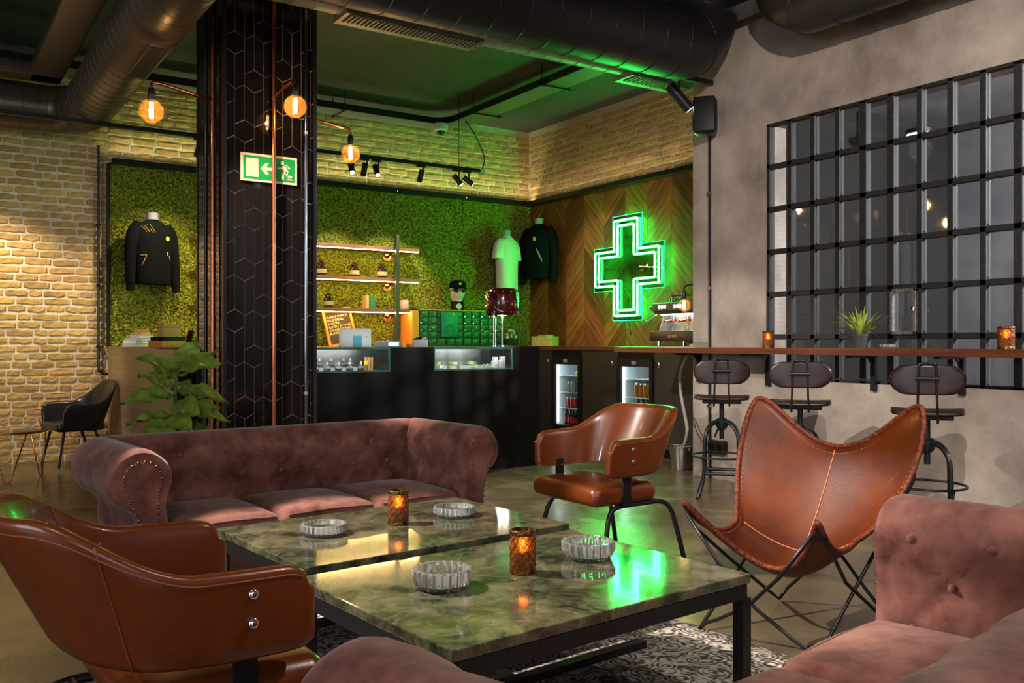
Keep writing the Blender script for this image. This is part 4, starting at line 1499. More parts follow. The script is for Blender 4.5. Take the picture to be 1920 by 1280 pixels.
def sling(a, b):
    # round the four tips off
    k = 1 - 0.10 * (a * a * b * b) ** 2
    a, b = a * k, b * k
    la, lb = lag(a), lag(b)
    p = Vector((0, 0, 0))
    for (i, j), q in NODE.items():
        p += q * (la[i] * lb[j])
    wide = max(0.0, -a) * (1 - a * a) * 2.6        # the back panel stays broad down to the seat
    return Vector((p.x, p.y + 0.075 * b * wide, p.z))


def make_butterfly(label, loc, rz):
    root = thing('butterfly_chair', label, 'chair', loc, rz, group='butterfly chairs')
    n = 41
    sb = MB()
    sb.grid(lambda u, v: tuple(sling(u * 2 - 1, v * 2 - 1)), n, n)
    sl = sb.build('sling', X['sling'], root, smooth=180, solid=0.007)
    ring = []
    m_ = 40
    for i in range(m_):
        ring.append(sling(-1 + 2 * i / m_, -1))
    for i in range(m_):
        ring.append(sling(1, -1 + 2 * i / m_))
    for i in range(m_):
        ring.append(sling(1 - 2 * i / m_, 1))
    for i in range(m_):
        ring.append(sling(-1, 1 - 2 * i / m_))
    MB().tube([tuple(p) for p in ring], 0.011, 8, closed=True).build('braided_edge', X['sling_edge'], sl, smooth=180)
    st = MB()
    L2 = 0
    prev = None
    ins = []
    for i in range(240):
        q = i / 60
        s = q - int(q)
        e = 0.945
        a, b = [(-e + 2 * e * s, -e), (e, -e + 2 * e * s), (e - 2 * e * s, e), (-e, e - 2 * e * s)][int(q)]
        ins.append(sling(a, b))
    for i in range(240):
        p, q = ins[i], ins[(i + 1) % 240]
        d = (q - p).normalized()
        c = (p + q) / 2 + Vector((0, 0, 0.004))
        st.tube([tuple(c - d * 0.004), tuple(c + d * 0.004)], 0.0022, 4)
    o = st.build('edge_stitching', X['stitch'], sl, smooth=180)
    o['kind'] = 'stuff'
    up = Vector((0, 0, 0.0045))
    MB().tube([tuple(sling(-0.97 + 0.92 * i / 24, 0) + Vector((0.004, 0, 0.003))) for i in range(25)], 0.0025, 5).build('seam', X['stitch'], sl, smooth=180)
    MB().tube([tuple(sling(-0.05, -0.9 + 1.8 * i / 30) + up) for i in range(31)], 0.0022, 5).build('seam', X['stitch'], sl, smooth=180)
    # steel rod frame: every foot sends one rod to the tip behind it and one across
    FT = {'FL': Vector((0.30, 0.25, 0.012)), 'FR': Vector((0.30, -0.25, 0.012)), 'BL': Vector((-0.30, 0.25, 0.012)), 'BR': Vector((-0.30, -0.25, 0.012))}
    links = {'FL': ('BL', 'FR'), 'FR': ('BR', 'FL'), 'BL': ('FL', 'BR'), 'BR': ('FR', 'BL')}
    for k, (t1, t2) in links.items():
        f = FT[k]
        pr = {'FL': (0.93, 0.93), 'FR': (0.93, -0.93), 'BL': (-0.93, 0.93), 'BR': (-0.93, -0.93)}
        e1 = sling(*pr[t1]) + Vector((0.02 if t1[0] == 'F' else -0.02, 0, -0.012))
        e2 = sling(*pr[t2]) + Vector((0.02 if t2[0] == 'F' else -0.02, 0, -0.012))
        a = f + (e1 - f) * 0.07
        b = f + (e2 - f) * 0.07
        # pass below the hanging seat
        def way(p, q, drop):
            m2 = (p + q) / 2
            return [tuple(p), tuple(m2 - Vector((0, 0, drop))), tuple(q)]
        sy_ = 1 if k[1] == 'L' else -1
        mid_ = [(-0.30, 0.34, 0.60), (-0.12, 0.25, 0.30)] if k[0] == 'F' else [(0.27, 0.29, 0.40), (0.08, 0.25, 0.25)]
        mid_ = [Vector((q[0], q[1] * sy_, q[2])) for q in mid_]
        a = f + (mid_[1] - f) * 0.12
        pts = [tuple(e1)] + [tuple(q) for q in mid_] + [tuple(a), tuple(f), tuple(b)] + [tuple(b + (e2 - b) * s - Vector((0, 0, 0.07 * math.sin(PI * s)))) for s in (0.1, 0.4, 0.7)] + [tuple(e2)]
        MB().tube(pts, 0.0075, 8).build('rod_leg', X['black_steel'], root, smooth=180)
    return root


bt = make_butterfly('butterfly chair with a stitched saddle leather sling by the stools', (2.94, 2.373, 0), math.radians(189.7))
dup(bt, (-0.22, 3.35, 0), math.radians(-20), 'butterfly chair mostly cut off behind the front armchair')

# ------------------------------------------------------------------ bar stools
def make_stool(label, loc, rz):
    root = thing('bar_stool', label, 'stool', loc, rz, group='swivel bar stools')
    def seat(u, v):
        x, y = (u - 0.5) * 0.36, (v - 0.5) * 0.40
        rx, ry = abs(u - 0.5) * 2, abs(v - 0.5) * 2
        # squircle outline
        k = 1 - 0.10 * (rx * ry) ** 3
        return (x * k, y * k, 0.742 + 0.006 * ry ** 2.2 - 0.006 * rx ** 2)
    MB().grid(seat, 17, 17).build('seat', X['stoolwood'], root, smooth=180, solid=0.022)
    MB().rb(-0.13, 0.13, -0.14, 0.14, 0.70, 0.728, 0.01, 2).build('seat_plate', X['black_steel'], root)
    MB().cyl((0, 0, 0.43), (0, 0, 0.705), 0.018, n=14).build('screw_post', X['black_steel'], root)
    MB().lathe([(0.03, 0.50), (0.045, 0.53), (0.045, 0.57), (0.032, 0.585)], 16).tube([(0.02, 0.0, 0.52), (-0.05, 0.03, 0.50), (-0.09, 0.05, 0.455)], 0.008, 8).build('hub', X['black_steel'], root)
    for k in range(4):
        a = PI / 4 + k * PI / 2
        ca, sa = math.cos(a), math.sin(a)
        pts = smoothpath([(0.03 * ca, 0.03 * sa, 0.565), (0.11 * ca, 0.11 * sa, 0.535), (0.165 * ca, 0.165 * sa, 0.46), (0.175 * ca, 0.175 * sa, 0.34), (0.18 * ca, 0.18 * sa, 0.20), (0.20 * ca, 0.20 * sa, 0.10), (0.245 * ca, 0.245 * sa, 0.0)], 5)
        lg = MB().tube(pts, 0.0145, 8).build('leg', X['black_steel'], root, smooth=180)
        MB().lathe([(0.016, 0), (0.016, 0.01), (0.01, 0.014)], 10, (0.245 * ca, 0.245 * sa, 0)).build('foot_pad', X['black_steel'], lg)
        MB().tube([(0.20 * ca, 0.20 * sa, 0.30), (0.178 * ca, 0.178 * sa, 0.19)], 0.006, 6).build('ring_stay', X['black_steel'], root, smooth=180)
    MB().tube(arc((0, 0, 0.305), 0.215, 0, 350, 35), 0.008, 8, closed=True).build('foot_ring', X['black_steel'], root, smooth=180)
    b = MB()
    for k in range(4):
        a = PI / 4 + k * PI / 2
        a2 = a + PI / 2
        b.tube([(0.175 * math.cos(a), 0.175 * math.sin(a), 0.185), (0.12 * math.cos((a + a2) / 2), 0.12 * math.sin((a + a2) / 2), 0.185), (0.175 * math.cos(a2), 0.175 * math.sin(a2), 0.185)], 0.014, 6)
    b.build('lower_brace', X['black_steel'], root, smooth=60)
    # curved backrest board and the bent rod that carries it
    def bk(u, v):
        y, z = (u - 0.5) * 0.40, (v - 0.5) * 0.175
        ry, rz_ = abs(u - 0.5) * 2, abs(v - 0.5) * 2
        yy = y * (1 - 0.17 * rz_ ** 3 * ry)
        zz = z * (1 - 0.33 * ry ** 6)
        return (-0.185 + 0.035 * ry ** 2, yy, 0.935 + zz)
    br = MB().grid(bk, 25, 15).build('backrest', X['stoolwood'], root, smooth=180, solid=0.012)
    rod = [(-0.10, -0.055, 0.70), (-0.13, -0.055, 0.685), (-0.175, -0.055, 0.72), (-0.195, -0.05, 0.83), (-0.205, -0.046, 1.01), (-0.203, -0.035, 1.028), (-0.202, 0, 1.032), (-0.203, 0.035, 1.028), (-0.205, 0.046, 1.01), (-0.195, 0.05, 0.83), (-0.175, 0.055, 0.72), (-0.13, 0.055, 0.685), (-0.10, 0.055, 0.70)]
    MB().tube(smoothpath(rod, 4), 0.007, 8).build('back_rod', X['black_steel'], root, smooth=180)
    MB().cyl((-0.212, -0.065, 0.945), (-0.212, 0.065, 0.945), 0.011, n=10).build('clamp_bar', X['black_steel'], root)
    return root


s1 = make_stool('bar stool nearest the counter end, footrest beside the wall socket', (5.02, 4.73, 0), math.radians(43))
s2 = dup(s1, (5.04, 4.03, 0), math.radians(38), 'middle bar stool half hidden by the butterfly chair')
s3 = dup(s1, (5.00, 3.08, 0), math.radians(32), 'bar stool standing behind the second sofa under the plain ashtray')

# ------------------------------------------------------------------ black chair, side table
def make_black_chair(label, loc, rz):
    root = thing('armchair', label, 'armchair', loc, rz)
    def sp_(u, v, off):
        a = abs(u - 0.5) * 2
        zt = 0.60 + 0.20 * (1 - sstep(0.15, 0.62, a))
        zb = 0.37 + 0.02 * a
        fr = max(0.0, (a - 0.85) / 0.15)
        zt -= 0.07 * (1 - math.sqrt(max(0, 1 - fr * fr)))
        p0, p1 = path_eval([(x * 0.9, y * 0.9) for x, y in BOT], u), path_eval([(x * 0.92, y * 0.98) for x, y in TOP], u)
        p = p0 + (p1 - p0) * v
        d = (path_eval(TOP, min(1, u + 0.004)) - path_eval(TOP, max(0, u - 0.004))).normalized()
        n = Vector((-d.y, d.x))
        p = p + n * off
        return (p.x, p.y, zb + (zt - zb) * v)
    t = 0.018
    ring = [(-t, 0.0), (-t, 0.3), (-t, 0.6), (-t, 0.9), (-t * 0.6, 0.98), (0, 1.0), (t * 0.6, 0.98), (t, 0.9), (t, 0.6), (t, 0.3), (t, 0.0)]
    b = MB()
    nu, m_ = 60, len(ring)
    vs = [sp_(i / nu, v, off) for i in range(nu + 1) for off, v in ring]
    fs = [(i * m_ + k, i * m_ + (k + 1) % m_, (i + 1) * m_ + (k + 1) % m_, (i + 1) * m_ + k) for i in range(nu) for k in range(m_)]
    fs += [tuple(range(m_)), tuple(range(nu * m_ + m_ - 1, nu * m_ - 1, -1))]
    b.add(vs, fs).build('backrest_shell', X['black_leather'], root, smooth=75)
    MB().rb(-0.14, 0.28, -0.235, 0.235, 0.35, 0.43, 0.035, 3, 5, crown=0.015).build('seat', X['black_leather'], root, smooth=180)
    for sx, sy in ((1, 1), (1, -1), (-1, 1), (-1, -1)):
        x0, x1 = (0.20, 0.27) if sx > 0 else (-0.06, -0.19)
        lg = MB().cyl((x0, sy * 0.17, 0.36), (x1, sy * 0.225, 0.0), 0.013, 0.009, 10).build('leg', X['black_steel'], root)
        MB().cyl((x1 * 0.996 + x0 * 0.004, sy * 0.2245, 0.035), (x1, sy * 0.225, 0.0), 0.011, 0.011, 10).build('ferrule', X['chrome'], lg)
    return root


make_black_chair('black leather armchair on thin legs against the brick wall', (1.265, 9.12, 0), math.radians(192))

gt = thing('side_table', 'round glass side table on bent copper wire legs', 'table', (0.66, 8.62, 0))
MB().lathe([(0.0, 0.412), (0.27, 0.412), (0.27, 0.424), (0.0, 0.424)], 36).build('glass_top', X['case_glass'], gt)
MB().tube(arc((0, 0, 0.405), 0.27, 0, 350, 36), 0.010, 8, closed=True).build('rim', X['copper_wire'], gt, smooth=180)
for k in range(3):
    a = math.radians(20 + k * 120)
    p = lambda r, da, z: (r * math.cos(a + da), r * math.sin(a + da), z)
    MB().tube([p(0.265, -0.55, 0.40), p(0.25, -0.10, 0.02), p(0.25, -0.05, 0.006), p(0.25, 0.05, 0.006), p(0.25, 0.10, 0.02), p(0.265, 0.55, 0.40)], 0.006, 8).build('hairpin_leg', X['copper_wire'], gt, smooth=180)

# ------------------------------------------------------------------ front counter with lit display cases
CT = 1.11
FY, FX0, FX1 = 6.89, 1.58, 4.88
FD = 0.62
cases = ((2.25, 3.335), (3.753, 4.578))
ctr = thing('service_counter', 'long black counter with two lit display cases', 'counter', (0, 0, 0))
MB().bx(FX0 + 0.03, FX1, FY, FY + FD, 0.10, 0.905).build('front_body', X['black'], ctr, smooth=None)
MB().bx(FX0 + 0.03, FX1 - 0.02, FY - 0.012, FY + FD - 0.05, 0.0, 0.10).build('plinth', X['black'], ctr, smooth=None)
xs = [FX0 + 0.03, cases[0][0], cases[0][1], cases[1][0], cases[1][1], FX1]
for i in (0, 2, 4):
    MB().bx(xs[i], xs[i + 1], FY, FY + FD, 0.905, CT).build('upper_body', X['black'], ctr, smooth=None)
for x0, x1 in cases:
    MB().bx(x0, x1, FY + 0.40, FY + FD, 0.905, CT).build('case_back', X['steel'], ctr, smooth=None)
for ci, (x0, x1) in enumerate(cases):
    cs = MB().bx(x0, x1, FY + 0.006, FY + 0.012, 0.915, 1.095).build('case_front_glass', X['case_glass'], ctr, smooth=None)
    e = MB()
    e.bx(x0, x1, FY - 0.004, FY + 0.006, 0.905, 0.918).bx(x0, x1, FY - 0.004, FY + 0.006, 1.092, 1.112)
    e.bx(x0, x0 + 0.012, FY - 0.004, FY + 0.006, 0.918, 1.092).bx(x1 - 0.012, x1, FY - 0.004, FY + 0.006, 0.918, 1.092)
    e.build('glass_edge', X['glass_edge'], cs, smooth=None)
    MB().bx(x0, x1, FY, FY + 0.40, CT - 0.008, CT).build('case_top_glass', X['case_glass'], ctr, smooth=None)
    MB().bx(x0, x1, FY + 0.013, FY + 0.40, 0.905, 0.912).build('case_floor', X['paper_grey'], ctr, smooth=None)
    MB().bx(x0 + 0.02, x1 - 0.02, FY + 0.016, FY + 0.034, 1.097, 1.101).build('case_led', X['led_white'], ctr, smooth=None)
# return panel to the rear wall and its top
rt = thing('counter_return', 'bronze steel return panel joining counter and rear wall', 'counter', (0, 0, 0))
MB().bx(FX0, FX0 + 0.028, FY, BACKY - 0.08, 0.0, CT - 0.012).build('side_panel', X['bronze_panel'], rt, smooth=None)
MB().bx(FX0 - 0.004, 2.20, FY + FD + 0.005, BACKY - 0.085, CT - 0.012, CT).build('top', X['bronze_panel'], rt, smooth=None)
# rear counter along the moss
rc = thing('rear_counter', 'dark rear counter along the moss wall', 'counter', (0, 0, 0))
MB().bx(2.25, 6.10, 9.05, 9.60, 0.0, 1.07).build('body', X['black'], rc, smooth=None)
MB().bx(2.23, 6.10, 9.02, 9.615, 1.07, CT - 0.004).build('top', X['shelf'], rc, smooth=None)

# side cabinet with the two fridges, walnut top
SX = 6.15
F1, F2 = (7.87, 8.42), (6.70, 7.26)
FZ0, FZ1 = 0.17, 0.99
sc_ = thing('side_cabinet', 'dark cabinet run holding two glass door fridges', 'cabinet', (0, 0, 0))
ys = [5.66, F2[0], F2[1], F1[0], F1[1], 9.66]
for i, nm in ((0, 'hose_panel'), (2, 'middle_panel'), (4, 'corner_panel')):
    MB().bx(SX, WOODX - 0.03, ys[i], ys[i + 1], 0.09, 1.063).build(nm, mat('dark_grey_laminate', rgb(46, 42, 36), rough=0.45), sc_, smooth=None)
b = MB()
for (y0, y1) in (F1, F2):
    b.bx(SX, WOODX - 0.03, y0, y1, FZ1, 1.063)
    b.bx(SX, WOODX - 0.03, y0, y1, 0.09, FZ0)
b.build('rail_panel', X['black'], sc_, smooth=None)
MB().bx(SX + 0.05, WOODX - 0.05, 5.66, 9.66, 0.0, 0.09).build('plinth', X['black'], sc_, smooth=None)
for y in (8.50, 7.34, 6.62):
    MB().ball((SX - 0.008, y, 0.93), 0.035, 12, 8, (0.35, 0.4, 1.0)).build('pull_handle', X['chrome'], sc_, smooth=180)
wt = thing('walnut_counter_top', 'walnut top of the side cabinet below the neon cross', 'worktop', (0, 0, 0))
MB().bx(6.13, WOODX - 0.025, 6.29, 9.66, 1.063, CT).build('cabinet_top', X['woodtop'], wt, smooth=None, bevel=0.003)
MB().bx(5.28, WOODX - 0.025, 5.645, 6.285, 1.063, CT).build('end_top', X['woodtop'], wt, smooth=None, bevel=0.003)
bs = thing('bar_shelf', 'walnut bar shelf fixed along the concrete wall and window', 'shelf', (0, 0, 0))
MB().bx(5.28, RIGHTX - 0.003, -1.0, 5.64, 1.063, CT).build('board', X['woodtop'], bs, smooth=None, bevel=0.003)
for y in (5.55, 4.80, 3.86, 3.22, 2.3):
    k = MB().bx(5.33, RIGHTX - 0.002, y - 0.02, y + 0.02, 1.045, 1.062)
    k.bx(RIGHTX - 0.03, RIGHTX - 0.002, y - 0.02, y + 0.02, 0.81, 1.05)
    k.prism([(RIGHTX - 0.03, y - 0.006, 1.045), (RIGHTX - 0.09, y - 0.006, 1.045), (RIGHTX - 0.03, y - 0.006, 0.985)], (0, 0.012, 0))
    k.build('bracket', X['black_steel'], bs, smooth=None)

# ---- fridges and what stands in them
def make_fridge(label, y0, y1):
    root = thing('bar_fridge', label, 'fridge', (SX, (y0 + y1) / 2, FZ0))
    hw_, H_ = (y1 - y0) / 2 - 0.004, FZ1 - FZ0 - 0.004
    D_ = 0.46
    b = MB()
    t = 0.03
    b.bx(0.02, D_, -hw_, -hw_ + t, 0.003, H_).bx(0.02, D_, hw_ - t, hw_, 0.003, H_)
    b.bx(0.02, D_, -hw_ + t, hw_ - t, 0.003, 0.035).bx(0.02, D_, -hw_ + t, hw_ - t, H_ - 0.06, H_).bx(D_ - 0.02, D_, -hw_ + t, hw_ - t, 0.035, H_ - 0.06)
    b.build('liner', X['fridge_in'], root, smooth=None)
    dr = MB()
    f = 0.05
    dr.bx(-0.02, 0.018, -hw_, -hw_ + f, 0.0, H_).bx(-0.02, 0.018, hw_ - f, hw_, 0.0, H_)
    dr.bx(-0.02, 0.018, -hw_ + f, hw_ - f, 0.0, 0.045).bx(-0.02, 0.018, -hw_ + f, hw_ - f, H_ - 0.085, H_)
    door = dr.build('door', X['black_steel'], root, smooth=None)
    MB().bx(-0.004, 0.002, -hw_ + f, hw_ - f, 0.045, H_ - 0.085).build('door_glass', X['case_glass'], door, smooth=None)
    MB().bx(-0.0225, -0.0202, -0.03, 0.04, H_ - 0.06, H_ - 0.025).build('display', X['label_tan'] if 'narrow' in label else X['silver'], door, smooth=None)
    MB().bx(0.03, 0.04, hw_ - f - 0.012, hw_ - f - 0.002, 0.06, H_ - 0.1).build('led_strip', X['led_fridge'], root, smooth=None)
    MB().bx(0.05, 0.07, -hw_ + 0.05, hw_ - 0.05, H_ - 0.072, H_ - 0.062).build('led_strip', X['led_fridge'], root, smooth=None)
    for z in (0.23, 0.41, 0.60):
        MB().bx(0.05, D_ - 0.025, -hw_ + t + 0.001, hw_ - t - 0.001, z - 0.006, z).build('wire_shelf', X['white'], root, smooth=None)
    return root, hw_


make_fridge('narrow glass door fridge with red cans and beer bottles', *F1)
make_fridge('glass door fridge with amber cans and juice bottles', *F2)


def bottle_mesh(m_body, m_label, h=0.21, r=0.029, mcap=None):
    b = MB()
    b.mi = 0
    b.lathe([(0.0, 0.0), (r, 0.002), (r, h * 0.52), (r * 0.9, h * 0.60), (r * 0.42, h * 0.74), (r * 0.40, h * 0.94), (0.0, h * 0.94)], 12)
    me = b.mesh('glass', m_body, 60)
    l_ = MB().lathe([(r + 0.0006, h * 0.12), (r + 0.0006, h * 0.44)], 12)
    lm = l_.mesh('label', m_label, 60)
    c_ = MB().lathe([(r * 0.46, h * 0.92), (r * 0.46, h), (0, h)], 10)
    cm = c_.mesh('cap', mcap or X['black_steel'], 60)
    return me, lm, cm


def put_bottle(meshes, loc, label, group):
    root = thing('drink_bottle', label, 'bottle', loc, group=group)
    link_copy(meshes[0], 'glass', root)
    link_copy(meshes[1], 'label', root)
    link_copy(meshes[2], 'cap', root)


def can_mesh(m_, h=0.122, r=0.03):
    a = MB().lathe([(r * 0.75, 0), (r, 0.008), (r, h * 0.88)], 14).mesh('body', m_, 60)
    t_ = MB().lathe([(r, h * 0.88), (r * 0.84, h), (r * 0.8, h - 0.003), (0, h - 0.003)], 14).mesh('lid', X['silver'], 60)
    return a, t_


def put_can(meshes, loc, label, group):
    root = thing('drink_can', label, 'can', loc, group=group)
    link_copy(meshes[0], 'body', root)
    link_copy(meshes[1], 'lid', root)


redcan, silcan, ambcan = can_mesh(X['red']), can_mesh(X['silver']), can_mesh(X['amber_can'], 0.15)
beer = bottle_mesh(X['beer'], X['red'])
gbeer = bottle_mesh(X['beer_green'], X['yellow_label'])
juice = bottle_mesh(X['orange_juice'], X['orange_juice'], 0.17, 0.032)
redb, yelb, tealb = bottle_mesh(X['beer'], X['red'], 0.19, 0.032), bottle_mesh(X['beer'], X['yellow_label'], 0.19, 0.032), bottle_mesh(X['beer'], X['teal_label'], 0.19, 0.032)
G1, G2 = 'drinks in the narrow fridge', 'drinks in the amber can fridge'
yb0 = F1[1] - 0.16
for i in range(4):
    put_can(redcan if i < 3 else silcan, (SX + 0.12, yb0 - i * 0.068, FZ0 + 0.23), '%s can on the second lowest shelf of the narrow fridge, %s in row' % ('red' if i < 3 else 'silver', ORD[i]), G1)
for i in range(6):
    put_bottle(beer if i < 4 else gbeer, (SX + 0.10 + 0.012 * (i % 2), yb0 + 0.02 - i * 0.062, FZ0 + 0.036), '%s bottle on the floor of the narrow fridge, %s in row' % ('dark red labelled beer' if i < 4 else 'green', ORD[i]), G1)
for i in range(2):
    put_can(silcan, (SX + 0.11, yb0 - 0.03 - i * 0.065, FZ0 + 0.41), 'silver can beside the foil packs in the narrow fridge, %s in row' % ORD[i], G1)
for i in range(2):
    fp = MB().rb(-0.03, 0.03, -0.07, 0.07, 0, 0.10, 0.028, 3, 4)
    o = fp.build('foil_pack', X['film'], smooth=180)
    o.location = (SX + 0.16 + 0.08 * i, yb0 - 0.19 - 0.02 * i, FZ0 + 0.411)
    tag(o, ['crumpled silver foil pack in front on the fridge shelf', 'crumpled silver foil pack at the back of the fridge shelf'][i], 'pack', 'foil packs in the narrow fridge')
for i in range(2):
    o = MB().ball((0, 0, 0.028), 0.03, 12, 8, (1, 1.5, 0.9)).build('lemon', X['yellow_label'], smooth=180)
    o.location = (SX + 0.12, yb0 - 0.17 - 0.1 * i, FZ0 + 0.60)
    tag(o, 'yellow lemon on the top fridge shelf, %s from the hinge' % ORD[i], 'lemon', 'lemons in the narrow fridge')
yb1 = F2[1] - 0.17
for i in range(5):
    if i < 4:
        put_can(ambcan, (SX + 0.12, yb1 - i * 0.068, FZ0 + 0.41), 'tall amber can on the upper shelf of the wider fridge, %s in row' % ORD[i], G2)
    else:
        put_bottle(juice, (SX + 0.11, yb1 - i * 0.07, FZ0 + 0.41), 'orange juice bottle beside the amber cans in the fridge', G2)
for i, k in enumerate((redb, yelb, tealb, tealb, tealb)):
    put_bottle(k, (SX + 0.11, yb1 - 0.03 - i * 0.07, FZ0 + 0.23), '%s labelled bottle below the amber cans, %s in row' % (('red', 'yellow', 'teal', 'teal', 'teal')[i], ORD[i]), G2)

# hose and bucket
hs = thing('drain_hose', 'grey drain hose hanging from the bar top into the bucket', 'hose', (0, 0, 0))
MB().tube(smoothpath([(5.93, 5.98, 1.06), (5.90, 6.06, 0.9), (5.90, 6.07, 0.72), (5.86, 5.98, 0.52), (5.80, 5.88, 0.36), (5.78, 5.90, 0.22), (5.77, 5.93, 0.12)], 8), 0.017, 10).build('hose_pipe', X['hose'], hs, smooth=180)
bk = thing('bucket', 'galvanised steel bucket catching the drain hose', 'bucket', (5.77, 5.93, 0))
MB().lathe([(0.0, 0.004), (0.078, 0.0), (0.082, 0.01), (0.108, 0.205), (0.114, 0.21), (0.114, 0.216), (0.106, 0.214), (0.080, 0.014), (0.0, 0.012)], 28).build('pail', X['steel'], bk)
MB().tube([(0.113 * math.cos(math.radians(a)), 0.113 * math.sin(math.radians(a)) , 0.205 + 0.03 * math.sin(math.radians(a / 1.0) * 0.5)) for a in range(100, 290, 10)], 0.004, 6).build('bail_handle', X['steel'], bk, smooth=180)
for sg in (-1, 1):
    MB().rb(-0.012, 0.012, sg * 0.112 - 0.006, sg * 0.112 + 0.006, 0.175, 0.205, 0.005, 1).build('ear', X['steel'], bk)

# ------------------------------------------------------------------ neon cross
nx = thing('neon_cross', 'green neon cross sign on clear acrylic before the planks', 'sign', (6.60, 7.63, 1.985), rz=0)


def cross(a, w_):
    """a half span, w_ half arm width; outline in (y, z)"""
    return [(-w_, a), (w_, a), (w_, w_), (a, w_), (a, -w_), (w_, -w_), (w_, -a), (-w_, -a), (-w_, -w_), (-a, -w_), (-a, w_), (-w_, w_)]


def round_loop(P, r, k=3):
    out = []
    n = len(P)
    for i in range(n):
        a, b_, c_ = Vector(P[i - 1]), Vector(P[i]), Vector(P[(i + 1) % n])
        d0, d1 = (a - b_).normalized(), (c_ - b_).normalized()
        p0, p1 = b_ + d0 * r, b_ + d1 * r
        for j in range(k + 1):
            t = j / k
            out.append(tuple((1 - t) ** 2 * p0 + 2 * t * (1 - t) * b_ + t * t * p1))
    return out


MB().prism([(0.0, y, z) for y, z in cross(0.585, 0.245)], (0.008, 0, 0)).build('acrylic_panel', X['acrylic'], nx, smooth=None)
for nm, a, w_, x_ in (('outer_tube', 0.535, 0.195, -0.022), ('inner_tube', 0.475, 0.135, -0.022)):
    o = MB().tube([(x_, y, z) for y, z in round_loop(cross(a, w_), 0.02)], 0.010, 8, closed=True).build(nm, X['neon_core'], nx, smooth=180)
MB().tube([(0.004, y, z) for y, z in cross(0.588, 0.248)], 0.004, 6, closed=True).build('lit_edge', X['neon'], nx, smooth=60)
for (y, z) in ((0, 0.34), (0, -0.34), (0.34, 0), (-0.34, 0)):
    MB().cyl((-0.012, y, z), (0.07, y, z), 0.013, n=12).build('standoff', X['chrome'], nx)
MB().tube([(0.02, 0, -0.34), (0.02, 0, -0.58), (0.06, 0, -0.75)], 0.004, 6).build('supply_cable', X['black_steel'], nx, smooth=180)

# ------------------------------------------------------------------ column fittings: copper pipes, bulbs, exit sign
def bulb_parts(root, c, r=0.075, light=9.0):
    """globe bulb hanging from point c (top of the holder), in root space"""
    x, y, z = c
    MB().lathe([(0.0, 0.0), (0.017, 0.0), (0.023, -0.02), (0.023, -0.055), (0.017, -0.075), (0.0, -0.075)], 16, (x, y, z)).build('holder', X['black_steel'], root)
    zc = z - 0.075 - r * 0.95
    prof = [(0.015, r * 0.99)] + [(r * math.sin(math.radians(a)), r * math.cos(math.radians(a))) for a in range(18, 181, 9)]
    g = MB().lathe(prof, 24, (x, y, zc)).build('globe', X['bulb_glass'], root, smooth=180)
    f = MB().lathe([(0.0, r * 0.74), (0.012, r * 0.72), (0.014, 0.0), (0.012, -r * 0.60), (0.0, -r * 0.62)], 12, (x, y, zc))
    f.build('filament', X['filament'], g, smooth=180)
    d = bpy.data.lights.new('bulb_light', 'POINT')
    d.energy = light
    d.color = (1.0, 0.55, 0.20)
    d.shadow_soft_size = 0.02
    o = bpy.data.objects.new('bulb_light', d)
    o.location = (x, y, zc)
    o.parent = root
    C.objects.link(o)


def clamp(root, x, y, z, ax='y'):
    MB().lathe([(0.016, -0.008), (0.019, -0.008), (0.019, 0.008), (0.016, 0.008)], 14, (x, y, z)).build('pipe_clamp', X['copper'], root)


L1 = thing('pipe_lamp', 'copper pipe lamp reaching out before the bronze duct', 'lamp', (1.665, 6.16, 0))
MB().cyl((0, 0, 0.0), (0, 0, 3.36), 0.0145, n=14).build('riser', X['copper'], L1)
MB().tube(smoothpath([(0, 0, 2.78), (-0.10, -0.03, 2.787), (-0.30, -0.11, 2.80), (-0.395, -0.15, 2.80), (-0.42, -0.16, 2.79), (-0.425, -0.162, 2.75)], 5), 0.011, 10).build('arm', X['copper'], L1, smooth=180)
for z in (0.9, 1.75, 2.68, 2.82):
    clamp(L1, 0, 0, z)
bulb_parts(L1, (-0.425, -0.162, 2.76))
L2 = thing('pipe_lamp', 'copper pipe lamp on the column front above the exit sign', 'lamp', (2.02, 5.965, 0))
MB().cyl((0, 0, 0.0), (0, 0, CEIL), 0.0145, n=14).build('riser', X['copper'], L2)
MB().tube(smoothpath([(0, 0, 2.80), (0.02, -0.08, 2.84), (0.05, -0.20, 2.875), (0.058, -0.235, 2.875), (0.06, -0.245, 2.84)], 5), 0.011, 10).build('arm', X['copper'], L2, smooth=180)
for z in (1.0, 2.60, 2.80, 3.45):
    clamp(L2, 0, 0, z)
bulb_parts(L2, (0.06, -0.245, 2.85))
L3 = thing('pipe_lamp', 'copper pipe lamp sticking out on the counter side of the column', 'lamp', (2.35, 6.60, 0))
MB().cyl((0, 0, 1.12), (0, 0, CEIL), 0.0145, n=14).build('riser', X['copper'], L3)
MB().tube(smoothpath([(0, 0, 2.875), (0.2, 0.03, 2.87), (0.47, 0.07, 2.855), (0.515, 0.078, 2.85), (0.53, 0.08, 2.83), (0.535, 0.08, 2.79)], 5), 0.012, 10).build('arm', X['copper'], L3, smooth=180)
clamp(L3, 0, 0, 2.86)
MB().lathe([(0.012, -0.012), (0.017, -0.012), (0.017, 0.012), (0.012, 0.012)], 12, (0.17, 0.028, 2.87)).build('joint', X['copper'], L3)
bulb_parts(L3, (0.535, 0.08, 2.80))
pp = thing('steel_pipe', 'slim polished steel pipe on the column front edge', 'pipe', (2.247, 5.97, 0))
MB().cyl((0, 0, 0), (0, 0, CEIL), 0.012, n=14).build('pipe', X['dark_chrome'], pp)
